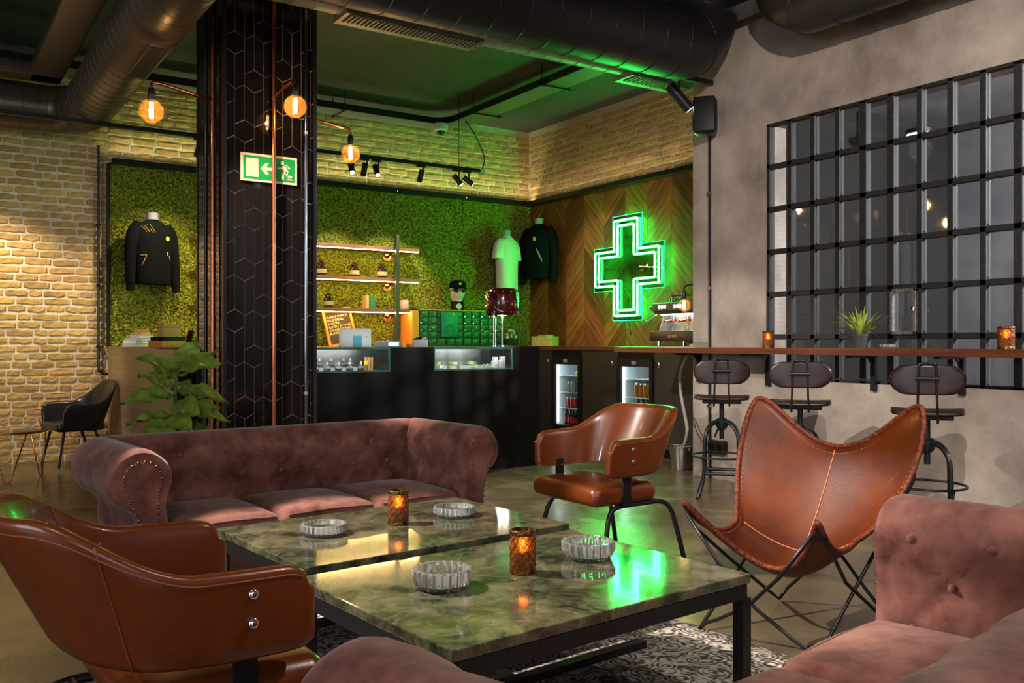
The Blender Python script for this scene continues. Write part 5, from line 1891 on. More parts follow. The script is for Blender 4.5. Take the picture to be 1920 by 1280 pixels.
for z in (0.8, 2.6, 3.6):
    MB().lathe([(0.013, -0.01), (0.016, -0.01), (0.016, 0.01), (0.013, 0.01)], 14, (0, 0, z)).build('pipe_clamp', X['steel'], pp)
pp = thing('steel_pipe', 'dark pipe on the column side behind the copper riser', 'pipe', (1.665, 6.33, 0))
MB().cyl((0, 0, 0), (0, 0, CEIL), 0.012, n=12).build('pipe', X['black_steel'], pp)
MB().lathe([(0.013, -0.01), (0.017, -0.01), (0.017, 0.01), (0.013, 0.01)], 14, (0, 0, 2.0)).build('pipe_clamp', X['black_steel'], pp)

sg = thing('exit_sign', 'green running man exit sign on the tiled column', 'sign', (1.80, 5.985, 2.232))
W_, H_ = 0.388, 0.188
MB().bx(0, W_, -0.004, 0.002, 0, H_).build('sign_board', X['sign_cream'], sg, smooth=None)
MB().bx(0.017, W_ - 0.017, -0.0055, -0.004, 0.016, H_ - 0.016).build('green_field', X['sign_green'], sg, smooth=None)


def flat(name, poly, m_, parent, y=-0.0068, th=0.0013, conv=lambda a, b: (a, b)):
    P = [conv(*p) for p in poly]
    return MB().prism([(p[0], y, p[1]) for p in P], (0, th, 0)).build(name, m_, parent, smooth=None)


flat('door_mark', [(0.036, 0.03), (0.118, 0.03), (0.118, 0.155), (0.036, 0.155)], X['sign_cream'], sg)
flat('arrow_mark', [(0.134, 0.092), (0.170, 0.132), (0.192, 0.132), (0.172, 0.102), (0.238, 0.102), (0.238, 0.082), (0.172, 0.082), (0.192, 0.052), (0.170, 0.052)], X['sign_cream'], sg)
man = MB()
mx0, mz0 = 0.30, 0.095


def limb(pts, wd):
    for i in range(len(pts) - 1):
        a, c_ = Vector(pts[i]), Vector(pts[i + 1])
        d = (c_ - a).normalized()
        n = Vector((-d.y, d.x)) * wd
        a2, c2 = a - d * wd * 0.6, c_ + d * wd * 0.6
        q = [a2 + n, c2 + n, c2 - n, a2 - n]
        man.prism([(p.x, -0.0068, p.y) for p in q], (0, 0.0013, 0))


man.prism([(0.283 + 0.0125 * math.cos(k * PI / 8), -0.0068, 0.142 + 0.0125 * math.sin(k * PI / 8)) for k in range(16)], (0, 0.0013, 0))
limb([(0.297, 0.118), (0.313, 0.085)], 0.012)
limb([(0.290, 0.108), (0.258, 0.104)], 0.0055)
limb([(0.301, 0.125), (0.322, 0.123), (0.334, 0.108)], 0.0055)
limb([(0.311, 0.080), (0.288, 0.068), (0.288, 0.036)], 0.0065)
limb([(0.315, 0.080), (0.318, 0.056), (0.348, 0.054)], 0.0065)
man.build('running_man', X['sign_cream'], sg, smooth=None)
fp_ = MB()
for (x0, x1, z0, z1) in ((0.318, 0.328, 0.028, 0.036), (0.331, 0.350, 0.034, 0.036), (0.331, 0.350, 0.029, 0.031), (0.352, 0.360, 0.028, 0.036), (0.320, 0.350, 0.039, 0.0405)):
    fp_.prism([(x0, -0.0068, z0), (x1, -0.0068, z0), (x1, -0.0068, z1), (x0, -0.0068, z1)], (0, 0.0013, 0))
fp_.build('fine_print', X['sign_cream'], sg, smooth=None)

# ------------------------------------------------------------------ shelves on the moss with LED edges
SHX0, SHX1 = 2.36, 4.90
for i, z in enumerate((2.245, 1.89, 1.535)):
    r = thing('wall_shelf', ['top lit shelf on the moss wall', 'middle lit shelf carrying three brown jars', 'lowest lit shelf above the letter board'][i], 'shelf', (0, 0, z), group='lit shelves on the moss wall')
    MB().bx(SHX0, SHX1, 9.34, 9.64, -0.04, 0).build('board', X['shelf'], r, smooth=None, bevel=0.002)
    MB().bx(SHX0 + 0.01, SHX1 - 0.01, 9.343, 9.357, -0.047, -0.041).build('led_strip', X['led_warm'], r, smooth=None)
    for x in (2.5, 3.55, 4.62):
        MB().cyl((x, 9.655, -0.10), (x, 9.62, -0.10), 0.05, n=20).cyl((x, 9.63, -0.10), (x, 9.5, -0.05), 0.012, n=8).build('bracket', X['nail'], r)
up = thing('shelf_upright', 'slim steel post rising from the counter before the shelf ends', 'post', (4.58, 9.28, CT))
MB().bx(-0.02, 0.02, -0.02, 0.02, 0, 1.27).build('post', X['machine'], up, smooth=None)
MB().bx(-0.05, 0.05, -0.05, 0.05, 0.0, 0.008).build('base_plate', X['machine'], up, smooth=None)


def jar(loc, label):
    r = thing('apothecary_jar', label, 'jar', loc, group='brown jars on the lit shelves')
    MB().lathe([(0.0, 0.0), (0.052, 0.0), (0.056, 0.008), (0.056, 0.085), (0.05, 0.105), (0.034, 0.115), (0.034, 0.13)], 20).build('glass', X['jar'], r)
    MB().lathe([(0.034, 0.128), (0.046, 0.128), (0.046, 0.14), (0.036, 0.15), (0.02, 0.152), (0.022, 0.168), (0.0, 0.172)], 20).build('lid', X['jar'], r)
    MB().lathe([(0.0568, 0.028), (0.0568, 0.074)], 20).build('label', X['label_tan'], r)


jar((3.735, 9.45, 1.89), 'brown stoppered jar on the middle shelf, beside the column')
jar((4.13, 9.45, 1.89), 'brown stoppered jar on the middle shelf, centre of three')
jar((4.47, 9.45, 1.89), 'brown stoppered jar on the middle shelf, at the post')
jar((3.82, 9.45, 1.535), 'brown stoppered jar alone on the lowest shelf')
cs = thing('card_stand', 'green card stand beside a thin book on the lowest shelf', 'stand', (4.36, 9.45, 1.535), rz=0.5)
MB().prism([(-0.05, 0, 0), (0.06, 0, 0), (0.02, 0, 0.15), (-0.04, 0, 0.15)], (0, 0.02, 0)).build('card', X['paper_green'], cs, smooth=None)
MB().bx(-0.05, 0.06, -0.03, 0.05, 0, 0.006).build('foot', X['black'], cs, smooth=None)
o = MB().bx(-0.014, 0.014, -0.06, 0.06, 0, 0.15).build('thin_book', X['tan_card'], smooth=None)
o.location = (4.27, 9.46, 1.535)
tag(o, 'thin tan book standing against the green card stand', 'book')
o = MB().rb(-0.04, 0.04, -0.03, 0.03, 0, 0.11, 0.008, 2).build('pink_box', X['pink_card'])
o.location = (4.76, 9.45, 1.535)
tag(o, 'small pink box at the open end of the lowest shelf', 'box')

# letter board leaning on the rear counter
lb = thing('letter_board', 'pine framed letter board with pale variety names', 'board', (3.99, 9.44, CT + 0.036))
lb.rotation_euler = (math.radians(-6), math.radians(-11), 0)
MB().bx(-0.15, 0.15, 0, 0.008, 0.0, 0.37).build('felt', X['board'], lb, smooth=None)
f = MB()
f.bx(-0.17, -0.143, -0.012, 0.014, -0.022, 0.39).bx(0.143, 0.17, -0.012, 0.014, -0.022, 0.39).bx(-0.143, 0.143, -0.012, 0.014, -0.022, 0.004).bx(-0.143, 0.143, -0.012, 0.014, 0.366, 0.39)
f.build('frame', X['pine'], lb, smooth=None)
for i, t in enumerate(('PURPLE PUNCH', 'BLUE DIESEL', 'SCOOPS', 'SUNSET X TANGIE', 'GREASE MONKEY', 'BUTTER COOKIES')):
    text('lettering', t, 0.036, X['letters'], lb, (-0.13, -0.002, 0.295 - i * 0.037), (PI / 2, 0, 0))

# counter top things
tb = thing('tablet', 'white tablet seen from behind on the front counter', 'tablet', (3.11, 7.10, CT), rz=math.radians(-22))
T = Matrix.Rotation(math.radians(-14), 4, 'X')
MB(T).rb(-0.135, 0.135, -0.006, 0.006, 0.0, 0.165, 0.0058, 2).build('case', X['white'], tb)
MB(T).bx(-0.02, 0.055, -0.0075, -0.0062, 0.0, 0.10).build('blue_card', X['blue_card'], tb, smooth=None)
MB(T).cyl((0.095, -0.0075, 0.09), (0.095, -0.006, 0.09), 0.006, n=12).build('lens', X['black'], tb)
MB().bx(-0.05, 0.05, 0.0, 0.09, 0, 0.006).build('stand', X['white'], tb, smooth=None)
wsx = thing('weighing_scale', 'grey weighing scale with a lit blue display', 'scale', (3.42, 7.12, CT), rz=math.radians(-24))
MB().prism([(-0.125, -0.07, 0.0), (0.125, -0.07, 0.0), (0.118, -0.07, 0.05), (-0.105, -0.07, 0.05)], (0, 0.16, 0)).build('body', X['grey_plastic'], wsx, smooth=None, bevel=0.004)
MB().bx(0.008, 0.095, -0.0725, -0.0705, 0.014, 0.042).build('display', X['screen'], wsx, smooth=None)
MB().lathe([(0, 0.052), (0.06, 0.056), (0.06, 0.061), (0, 0.061)], 24).build('pan', X['chrome'], wsx)
o = MB().lathe([(0.0, 0.0), (0.028, 0.0), (0.036, 0.06), (0.033, 0.06), (0.026, 0.004), (0.0, 0.004)], 20).build('red_cup', X['red'])
o.location = (3.99, 9.12, CT)
tag(o, 'small dark red cup standing behind the weighing scale', 'cup')
tbx = thing('plastic_tub', 'clear plastic tub of dark lids on the counter', 'tub', (3.73, 7.10, CT), rz=math.radians(-20))
MB().prism([(-0.06, -0.045, 0.0), (0.06, -0.045, 0.0), (0.07, -0.045, 0.065), (-0.07, -0.045, 0.065)], (0, 0.09, 0)).build('tub', X['clear_plastic'], tbx, smooth=None, bevel=0.004)
for i in range(5):
    MB().ball((-0.045 + 0.022 * i, 0.01 * (i % 2), 0.07 + 0.006 * (i % 3)), 0.018, 10, 6, (1, 1, 0.7)).build('lid', X['black'] if i < 3 else X['white'], tbx, smooth=180)
o = MB().rb(-0.03, 0.03, -0.02, 0.02, 0, 0.03, 0.004, 1).build('wooden_block', X['pine'])
o.location = (3.62, 7.08, CT)
tag(o, 'small orange wooden block beside the plastic tub', 'block')

# green drawer cabinet
dcab = thing('drawer_cabinet', 'green apothecary cabinet with rows of small drawers', 'cabinet', (4.86, 9.28, CT - 0.004))
CW, CH = 1.19, 0.42
MB().bx(0, CW, 0.02, 0.30, 0, CH).build('carcass', X['cab_green'], dcab, smooth=None)
MB().bx(-0.085, -0.002, 0.0, 0.30, 0, CH + 0.012).build('pine_side', X['pine'], dcab, smooth=None)
MB().bx(-0.085, CW + 0.01, 0.0, 0.30, CH, CH + 0.012).build('cabinet_top', X['pine'], dcab, smooth=None)
dm = MB().rb(-0.050, 0.050, -0.008, 0.02, -0.035, 0.035, 0.003, 1).mesh('drawer', X['drawer_green'], 40)
km = MB().ball((0, -0.014, 0.006), 0.008, 10, 6).mesh('knob', X['chrome'], 180)
lm = MB().bx(-0.006, 0.006, -0.0095, -0.008, -0.006, 0.006).mesh('tag', X['chrome'], None)
for i in range(10):
    for j in range(5):
        d = link_copy(dm, 'drawer', dcab, (0.065 + i * 0.118, 0.012, 0.048 + j * 0.082))
        link_copy(km, 'knob', d)
        link_copy(lm, 'tag', d, (-0.035, 0, -0.02))
tbg = thing('paper_bag', 'teal paper bag hung over the green drawers', 'bag', (5.255, 9.262, 1.215), rz=0)
MB().rb(-0.11, 0.11, -0.012, 0.004, 0, 0.30, 0.005, 1).build('bag', X['teal_bag'], tbg)
MB().bx(-0.111, 0.111, -0.0135, -0.0121, 0.145, 0.152).build('band', X['sign_green'], tbg, smooth=None)
MB().tube([(0.055 * math.cos(a), -0.0135, 0.075 + 0.05 * math.sin(a)) for a in [2 * PI * k / 24 for k in range(24)]], 0.003, 5, closed=True).tube([(-0.04, -0.0135, 0.11), (0.0, -0.0135, 0.145), (0.04, -0.0135, 0.11)], 0.003, 5).build('printed_mark', X['paper_green'], tbg)
MB().cyl((0.045, -0.0135, 0.27), (0.045, -0.012, 0.27), 0.014, n=16).build('sticker', X['yellow_print'], tbg)
o = MB().rb(-0.07, 0.07, -0.03, 0.03, 0, 0.025, 0.01, 2).build('folded_cap', X['black'])
o.location = (5.77, 9.40, CT + CH + 0.008)
tag(o, 'flat black case lying on the green cabinet', 'case')

# mannequin head with cap and sunglasses
mh = thing('mannequin_head', 'white mannequin head wearing black cap and sunglasses', 'mannequin', (5.43, 9.38, CT + CH + 0.008), rz=math.radians(-14))
mh.scale = (1.22, 1.22, 1.0)
hb = MB()


def headpt(u, v):
    a = 2 * PI * u
    z = v
    prof = [(0.0, 0.060), (0.06, 0.062), (0.12, 0.056), (0.16, 0.055), (0.20, 0.068), (0.25, 0.078), (0.32, 0.082), (0.36, 0.076), (0.40, 0.052), (0.42, 0.0)]
    zz = z * 0.42 * 0.8
    zq = z * 0.42
    for i in range(len(prof) - 1):
        if prof[i][0] <= zq <= prof[i + 1][0] + 1e-9:
            t = (zq - prof[i][0]) / (prof[i + 1][0] - prof[i][0])
            r = prof[i][1] + (prof[i + 1][1] - prof[i][1]) * t
            break
    ca, sa = math.cos(a), math.sin(a)
    y = r * sa * 1.12
    x = r * ca * 0.92
    fy = 0.0
    if sa < 0:
        if 0.17 < zq < 0.24:
            fy = -0.012 * (-sa) ** 6          # chin and mouth
        n_ = math.exp(-((zq - 0.255) / 0.022) ** 2) * math.exp(-(ca / 0.18) ** 2)
        fy -= 0.028 * n_                      # nose
        fy += 0.008 * math.exp(-((zq - 0.285) / 0.014) ** 2) * math.exp(-((abs(ca) - 0.4) / 0.2) ** 2)
        fy -= 0.006 * math.exp(-((zq - 0.215) / 0.010) ** 2) * math.exp(-(ca / 0.3) ** 2)
    return (x, y + fy - 0.012 * sstep(0.15, 0.25, zq), zz)


hb.grid(headpt, 40, 44, wrapu=True)
hd = hb.build('head', X['skin_white'], mh, smooth=180)
MB().lathe([(0.06, 0.0), (0.068, 0.0), (0.064, 0.10), (0.058, 0.11)], 24).build('black_collar', X['black'], mh)
cap = MB()
cap.lathe([(0.084, 0.262), (0.088, 0.285), (0.086, 0.32), (0.07, 0.345), (0.04, 0.358), (0.0, 0.362)], 26, (0, -0.012, 0), scal=(0.96, 1.12))
MB().grid(lambda u, v: ((u - 0.5) * 0.15 * (1 - 0.35 * v ** 2), -0.095 - 0.07 * v * (1 - (2 * u - 1) ** 2 * 0.75), 0.268 - 0.012 * v - 0.02 * (2 * u - 1) ** 2), 15, 8).build('visor', X['cotton_black'], mh, smooth=180, solid=0.004)
cp = cap.build('cap', X['cotton_black'], mh, smooth=60)
MB().ball((0.0, -0.108, 0.312), 0.017, 12, 8, (1, 0.25, 1)).build('cap_badge', X['yellow_print'], cp, smooth=180)
for s in (-1, 1):
    MB().ball((s * 0.034, -0.094, 0.226), 0.027, 14, 8, (1, 0.3, 0.7)).build('lens', X['dark_glass'], mh, smooth=180)
    MB().tube([(s * 0.058, -0.088, 0.232), (s * 0.078, -0.04, 0.232), (s * 0.078, 0.02, 0.228)], 0.004, 6).build('temple_arm', X['black'], mh, smooth=180)
MB().tube([(-0.012, -0.104, 0.232), (0.012, -0.104, 0.232)], 0.004, 6).build('bridge', X['black'], mh, smooth=180)


# ------------------------------------------------------------------ garments on half forms
def garment(name, label, loc, rz, m_, sleeve, width=0.40, h=0.64, form=None):
    root = thing(name, label, 'shirt', loc, rz)
    # torso rings: z, half width, half depth
    w2 = width / 2
    rings = [(0.0, 0.93 * w2, 0.105), (0.02, 0.96 * w2, 0.11), (0.10, 0.97 * w2, 0.11), (0.28, 0.98 * w2, 0.112), (0.44, 1.02 * w2, 0.12), (0.52, 1.03 * w2, 0.112), (0.565, 0.98 * w2, 0.098), (0.60, 0.80 * w2, 0.080), (0.625, 0.55 * w2, 0.066), (0.645, 0.30 * w2, 0.056)]
    n = 36
    b = MB()
    vs = []
    for z, a, d in rings:
        for i in range(n):
            t = 2 * PI * i / n
            c_, s_ = math.cos(t), math.sin(t)
            e = 0.75
            fold = 1 + 0.015 * math.sin(5 * t + z * 9) * (1 - z)
            vs.append((a * math.copysign(abs(c_) ** e, c_) * fold, d * math.copysign(abs(s_) ** 0.9, s_) * fold, z * h / 0.645))
    fs = [(j * n + i, j * n + (i + 1) % n, (j + 1) * n + (i + 1) % n, (j + 1) * n + i) for j in range(len(rings) - 1) for i in range(n)]
    b.add(vs, fs)
    body = b.build('torso', m_, root, smooth=180)
    zs = h / 0.645
    MB().lathe([(w2 * 0.34, 0.632 * zs), (w2 * 0.36, 0.646 * zs), (w2 * 0.33, 0.655 * zs)], 24, scal=(1, 0.9)).build('collar', m_, root)
    MB().lathe([(w2 * 0.30, 0.60 * zs), (w2 * 0.28, 0.70 * zs), (w2 * 0.29, 0.725 * zs), (0, 0.728 * zs)], 20, scal=(1, 0.95)).build('neck_form', X['form_grey'], root)
    MB().tube([(0, 0, 0.725 * zs), (0, 0, 0.76 * zs), (0.012, 0, 0.775 * zs), (0, 0, 0.79 * zs)], 0.004, 6).build('hook', X['chrome'], root, smooth=180)
    for s in (-1, 1):
        if sleeve == 'long':
            pts = smoothpath([(s * w2 * 0.70, 0, 0.575 * zs), (s * w2 * 1.02, 0.0, 0.50 * zs), (s * w2 * 1.18, 0.0, 0.34 * zs), (s * w2 * 1.24, -0.01, 0.14 * zs), (s * w2 * 1.26, -0.02, -0.02 * zs)], 5)
            rr = [0.075 - 0.033 * i / (len(pts) - 1) for i in range(len(pts))]
            sl = MB().tube(pts, rr, 14).build('sleeve', m_, root, smooth=180)
            e = pts[-1]
            MB().cyl((e[0], e[1], e[2] + 0.015), (e[0] * 1.01, e[1] - 0.005, e[2] - 0.055), 0.041, 0.038, 16).build('cuff', m_, sl)
        else:
            pts = smoothpath([(s * w2 * 0.70, 0, 0.575 * zs), (s * w2 * 1.0, 0.0, 0.53 * zs), (s * w2 * 1.18, 0.0, 0.44 * zs), (s * w2 * 1.24, 0.0, 0.37 * zs)], 5)
            MB().tube(pts, [0.064 + 0.010 * i / len(pts) for i in range(len(pts))], 16).build('sleeve', m_, root, smooth=180)
    if sleeve == 'long':
        MB().lathe([(w2 * 0.93, -0.005), (w2 * 0.935, 0.062)], 30, scal=(1, 0.56)).build('hem_band', m_, root)
    return root


def mark(parent, name, pts, m_, r=0.004):
    MB().tube(pts, r, 5).build(name, m_, parent, smooth=180)


g1 = garment('sweatshirt', 'black sweatshirt with yellow marks hung on the moss', (1.965, 9.46, 1.735), math.radians(20), X['cotton_black'], 'long', 0.39, 0.63)
MB().ball((0.095, -0.118, 0.45), 0.022, 14, 8, (1, 0.2, 1.1)).build('round_badge', X['yellow_print'], g1, smooth=180)
mark(g1, 'yellow_mark', [(-0.175, -0.075, 0.27), (-0.125, -0.108, 0.275), (-0.15, -0.10, 0.215), (-0.168, -0.085, 0.165)], X['orange_print'])
mark(g1, 'white_mark', [(0.095, -0.118, 0.315), (0.093, -0.119, 0.285), (0.118, -0.115, 0.275), (0.118, -0.116, 0.24)], X['white_print'])
for k in range(4):
    mark(g1, 'shoulder_stroke', [(-0.165 + k * 0.03, -0.062 - 0.004 * k, 0.565 + 0.008 * k), (-0.135 + k * 0.029, -0.096 - 0.004 * k, 0.525), (-0.125 + k * 0.029, -0.106 - 0.003 * k, 0.50)], X['orange_print'], 0.0025)
garment('t_shirt', 'white t shirt on a half form before the dark corner', (6.12, 9.34, 1.80), math.radians(24), X['cotton_white'], 'short', 0.34, 0.66)
g3 = garment('sweatshirt', 'black sweatshirt with white zigzag hung on the wood wall', (6.51, 9.20, 1.96), math.radians(-74), X['cotton_black'], 'long', 0.40, 0.66)
MB().ball((0.02, -0.122, 0.48), 0.026, 14, 8, (1, 0.2, 1.1)).build('round_badge', X['yellow_print'], g3, smooth=180)
mark(g3, 'white_mark', [(0.06, -0.122, 0.36), (0.058, -0.122, 0.33), (0.085, -0.121, 0.315), (0.083, -0.121, 0.285), (0.108, -0.119, 0.27), (0.106, -0.119, 0.24), (0.13, -0.114, 0.225), (0.128, -0.113, 0.19)], X['white_print'])

# table lamp with an oxblood shade, press stand, flowers, crate
tl = thing('table_lamp', 'table lamp with oxblood studded shade on chrome pole', 'lamp', (4.74, 7.32, CT))
MB().lathe([(0.0, 0.0), (0.11, 0.0), (0.11, 0.012), (0.02, 0.02), (0.0, 0.02)], 28).build('base', X['chrome'], tl)
MB().cyl((0, 0, 0.015), (0, 0, 0.33), 0.010, n=12).build('pole', X['chrome'], tl)
shd = MB().lathe([(0.125, 0.300), (0.15, 0.315), (0.165, 0.36), (0.168, 0.42), (0.165, 0.50), (0.15, 0.545), (0.12, 0.565), (0.0, 0.57)], 36).build('lamp_shade', X['shade'], tl, smooth=180)
MB().cyl((0, 0, 0.302), (0, 0, 0.306), 0.124, n=36).build('diffuser', X['shade_in'], tl)
for row, (z, r, n, o_) in enumerate(((0.335, 0.157, 12, 0), (0.435, 0.167, 12, 0.26), (0.53, 0.157, 12, 0))):
    for k in range(n):
        a = 2 * PI * k / n + o_
        if math.sin(a) < 0.35:
            MB().ball((r * math.cos(a), r * math.sin(a), z), 0.008, 8, 6).build('stud', X['chrome'], shd, smooth=180)
d = bpy.data.lights.new('lamp_light', 'POINT')
d.energy = 2.0
d.color = (1, 0.85, 0.65)
d.shadow_soft_size = 0.06
o = bpy.data.objects.new('lamp_light', d)
o.location = (0, 0, 0.27)
o.parent = tl
C.objects.link(o)
ps = thing('press_stand', 'chrome press stand with round plate beside the lamp', 'stand', (4.58, 7.20, CT))
MB().lathe([(0, 0), (0.055, 0), (0.055, 0.012), (0, 0.014)], 20).build('base', X['chrome'], ps)
MB().cyl((-0.012, 0, 0.01), (-0.012, 0, 0.30), 0.008, n=10).cyl((0.015, 0.01, 0.01), (0.015, 0.01, 0.28), 0.006, n=10).build('posts', X['chrome'], ps)
MB().lathe([(0, 0.14), (0.07, 0.146), (0.072, 0.152), (0.0, 0.158)], 24, (-0.01, 0, 0)).build('plate', X['chrome'], ps)
MB().rb(-0.12, -0.05, -0.012, 0.012, 0.138, 0.150, 0.005, 1).build('lever', X['steel'], ps)
fb = thing('flower_basket', 'dark basket of pale and red flowers by the corner', 'basket', (6.05, 9.15, CT - 0.004))
MB().lathe([(0, 0), (0.08, 0.0), (0.10, 0.09), (0.095, 0.09), (0.076, 0.006), (0, 0.006)], 20).build('basket', X['wicker'], fb)
for k in range(14):
    a, r = random.uniform(0, 6.28), random.uniform(0.02, 0.11)
    p = (r * math.cos(a), r * math.sin(a), random.uniform(0.11, 0.20))
    st_ = MB().tube([(p[0] * 0.4, p[1] * 0.4, 0.05), p], 0.002, 4).build('stem', X['stem'], fb)
    MB().ball(p, random.uniform(0.014, 0.022), 8, 5).build('bloom', X['flower_red'] if k % 4 == 0 else X['flower_pale'], st_, smooth=180)
bw = thing('wooden_crate', 'small oak crate of herbs at the counter corner', 'crate', (6.36, 8.86, CT), rz=math.radians(35))
b = MB()
b.bx(-0.13, 0.13, -0.13, -0.118, 0, 0.115).bx(-0.13, 0.13, 0.118, 0.13, 0, 0.115).bx(-0.13, -0.118, -0.118, 0.118, 0, 0.115).bx(0.118, 0.13, -0.118, 0.118, 0, 0.115).bx(-0.118, 0.118, -0.118, 0.118, 0, 0.01)
b.build('box', X['oak'], bw, smooth=None)
hb = MB()
for k in range(60):
    hb.ball((random.uniform(-0.1, 0.1), random.uniform(-0.1, 0.1), random.uniform(0.1, 0.125)), 0.014, 6, 4)
o = hb.build('herbs', X['herb'], bw, smooth=None)
o['kind'] = 'stuff'

# ------------------------------------------------------------------ espresso machine
em = thing('espresso_machine', 'graphite two group espresso machine on the bar end', 'coffee machine', (6.18, 6.12, CT))
# local: x depth (front at 0 facing -x), y width
MB().rb(0.0, 0.46, 0.0, 0.68, 0.055, 0.155, 0.006, 1).build('drip_base', X['machine'], em, smooth=30)
for (x, y) in ((0.05, 0.06), (0.05, 0.60), (0.40, 0.06), (0.40, 0.60)):
    MB().cyl((x, y, 0), (x, y, 0.056), 0.024, n=14).build('foot', X['chrome'], em)
MB().prism([(0.06, 0.0, 0.325), (0.02, 0.0, 0.36), (0.02, 0.0, 0.43), (0.06, 0.0, 0.44), (0.44, 0.0, 0.44), (0.44, 0.0, 0.325)], (0, 0.66, 0)).build('head_box', X['machine'], em, smooth=None)
MB().bx(0.26, 0.44, 0.02, 0.64, 0.155, 0.325).build('rear_body', X['steel'], em, smooth=None)
MB().prism([(0.10, 0.635, 0.155), (0.28, 0.635, 0.155), (0.28, 0.635, 0.33), (0.16, 0.635, 0.33)], (0, 0.012, 0)).build('side_plate', X['steel'], em, smooth=None)
lgm = [0.52, 0.34, 0.14]
for y in (0.50, 0.30, 0.10):
    gh = MB().cyl((0.16, y, 0.33), (0.16, y, 0.275), 0.036, n=18).build('group_head', X['chrome'], em)
    MB().cyl((0.16, y, 0.275), (0.16, y, 0.25), 0.034, n=18).tube([(0.13, y, 0.262), (0.04, y, 0.25)], 0.012, 10).build('portafilter', X['copper'], gh)
    MB().tube([(0.16, y - 0.012, 0.25), (0.16, y - 0.02, 0.235), (0.16, y - 0.02, 0.222)], 0.006, 8).build('spout', X['chrome'], gh, smooth=180)
for y in (0.56, 0.52, 0.48, 0.34, 0.30, 0.26):
    MB().ball((0.018, y, 0.395), 0.013, 12, 8, (0.35, 1, 1.4)).build('button', X['led_white'], em, smooth=180)
MB().bx(0.10, 0.12, 0.04, 0.62, 0.316, 0.324).build('work_light', X['led_white'], em, smooth=None)
stm = MB().tube(smoothpath([(0.08, 0.655, 0.33), (0.04, 0.665, 0.30), (0.02, 0.70, 0.265), (0.02, 0.755, 0.25), (0.02, 0.78, 0.22), (0.02, 0.80, 0.16)], 5), 0.008, 10).build('steam_wand', X['chrome'], em, smooth=180)
MB().cyl((0.02, 0.69, 0.385), (0.05, 0.66, 0.385), 0.022, n=14).build('steam_knob', X['chrome'], em)
MB().tube([(0.06, 0.05, 0.44), (0.06, 0.05, 0.50), (0.06, 0.42, 0.50), (0.06, 0.42, 0.44)], 0.006, 6).tube([(0.40, 0.05, 0.44), (0.40, 0.05, 0.50), (0.40, 0.42, 0.50), (0.40, 0.42, 0.44)], 0.006, 6).build('cup_rail', X['chrome'], em, smooth=40)
text('maker_name', 'ascaso', 0.05, X['sign_cream'], em, (-0.0015, 0.42, 0.09), (PI / 2, 0, -PI / 2))
for k in range(2):
    y = 6.12 + (0.50, 0.30)[k]
    cu = thing('glass_cup', 'clear glass cup under the espresso spouts, %s from the steam wand' % ORD[k], 'cup', (6.33, y, CT + 0.155))
    MB().lathe([(0.0, 0.0), (0.026, 0.0), (0.032, 0.065), (0.030, 0.065), (0.024, 0.004), (0.0, 0.004)], 18).build('cup_bowl', X['case_glass'], cu)
    MB().tube([(0.0, 0.030, 0.05), (0.0, 0.048, 0.04), (0.0, 0.046, 0.02), (0.0, 0.028, 0.014)], 0.004, 6).build('handle', X['case_glass'], cu, smooth=180)
for k in range(3):
    mg = thing('metal_cup', 'chrome cup upturned on the espresso machine, %s from the steam knob' % ORD[k], 'cup', (6.36, 6.66 - 0.075 * k, CT + 0.44))
    MB().lathe([(0.034, 0.0), (0.036, 0.002), (0.028, 0.045), (0.0, 0.05)], 16).build('cup_bowl', X['chrome'], mg)
    MB().tube([(-0.030, 0.0, 0.012), (-0.05, 0, 0.015), (-0.047, 0, 0.035), (-0.028, 0, 0.038)], 0.004, 6).build('handle', X['chrome'], mg, smooth=180)
o = MB().rb(-0.05, 0.05, -0.05, 0.05, 0, 0.028, 0.004, 1).build('wooden_tray', X['oak'])
o.location = (6.02, 5.98, CT)
tag(o, 'small pale wooden holder in front of the espresso machine', 'tray')
for k in range(3):
    tu = thing('glass_tumbler', 'upturned small glass at the bar shelf end, %s from the machine' % ORD[k], 'glass', (5.50, 5.47 - 0.07 * k, CT))
    MB().lathe([(0.026, 0.0), (0.030, 0.045), (0.028, 0.045), (0.024, 0.005), (0.0, 0.005)], 18).build('bowl', X['case_glass'], tu)
hb_ = thing('pipe_lamp', 'bent pipe lamp with small amber bulb by the espresso machine', 'lamp', (5.735, RIGHT_END, 1.66))
MB().tube(smoothpath([(0, 0.0, 0), (0, 0.10, 0.0), (-0.02, 0.17, -0.004), (-0.025, 0.19, -0.03), (-0.025, 0.19, -0.06)], 5), 0.009, 8).build('arm', X['black_steel'], hb_, smooth=180)
bulb_parts(hb_, (-0.025, 0.19, -0.05), 0.056, 4.0)

# ------------------------------------------------------------------ table things
def ashtray(label, loc, ribbed, rz, r=0.078, h=0.045):
    b = MB()
    if ribbed:
        b.lathe([(0.0, 0.0), (r * 0.78, 0.0), (r * 0.86, 0.006), (r * 1.0, h * 0.55), (r * 1.0, h * 0.95), (r * 0.97, h), (r * 0.86, h), (r * 0.83, h * 0.93), (r * 0.78, 0.014), (r * 0.70, 0.010), (0.0, 0.010)], 120, rib=0.045, nrib=20, ribz=lambda z, q: q > r * 0.72)
    else:
        b.lathe([(0.0, 0.0), (r * 0.86, 0.0), (r * 0.92, 0.006), (r * 1.0, h * 0.4), (r * 0.98, h * 0.95), (r * 0.95, h), (r * 0.85, h), (r * 0.83, h * 0.9), (r * 0.80, 0.013), (0.0, 0.010)], 112, rib=0.025, nrib=28, ribz=lambda z, q: q > r * 0.9)
    o = b.build('ashtray', X['crystal'], smooth=25)
    o.location = loc
    o.rotation_euler = (0, 0, rz)
    return tag(o, label, 'ashtray', 'crystal ashtrays')


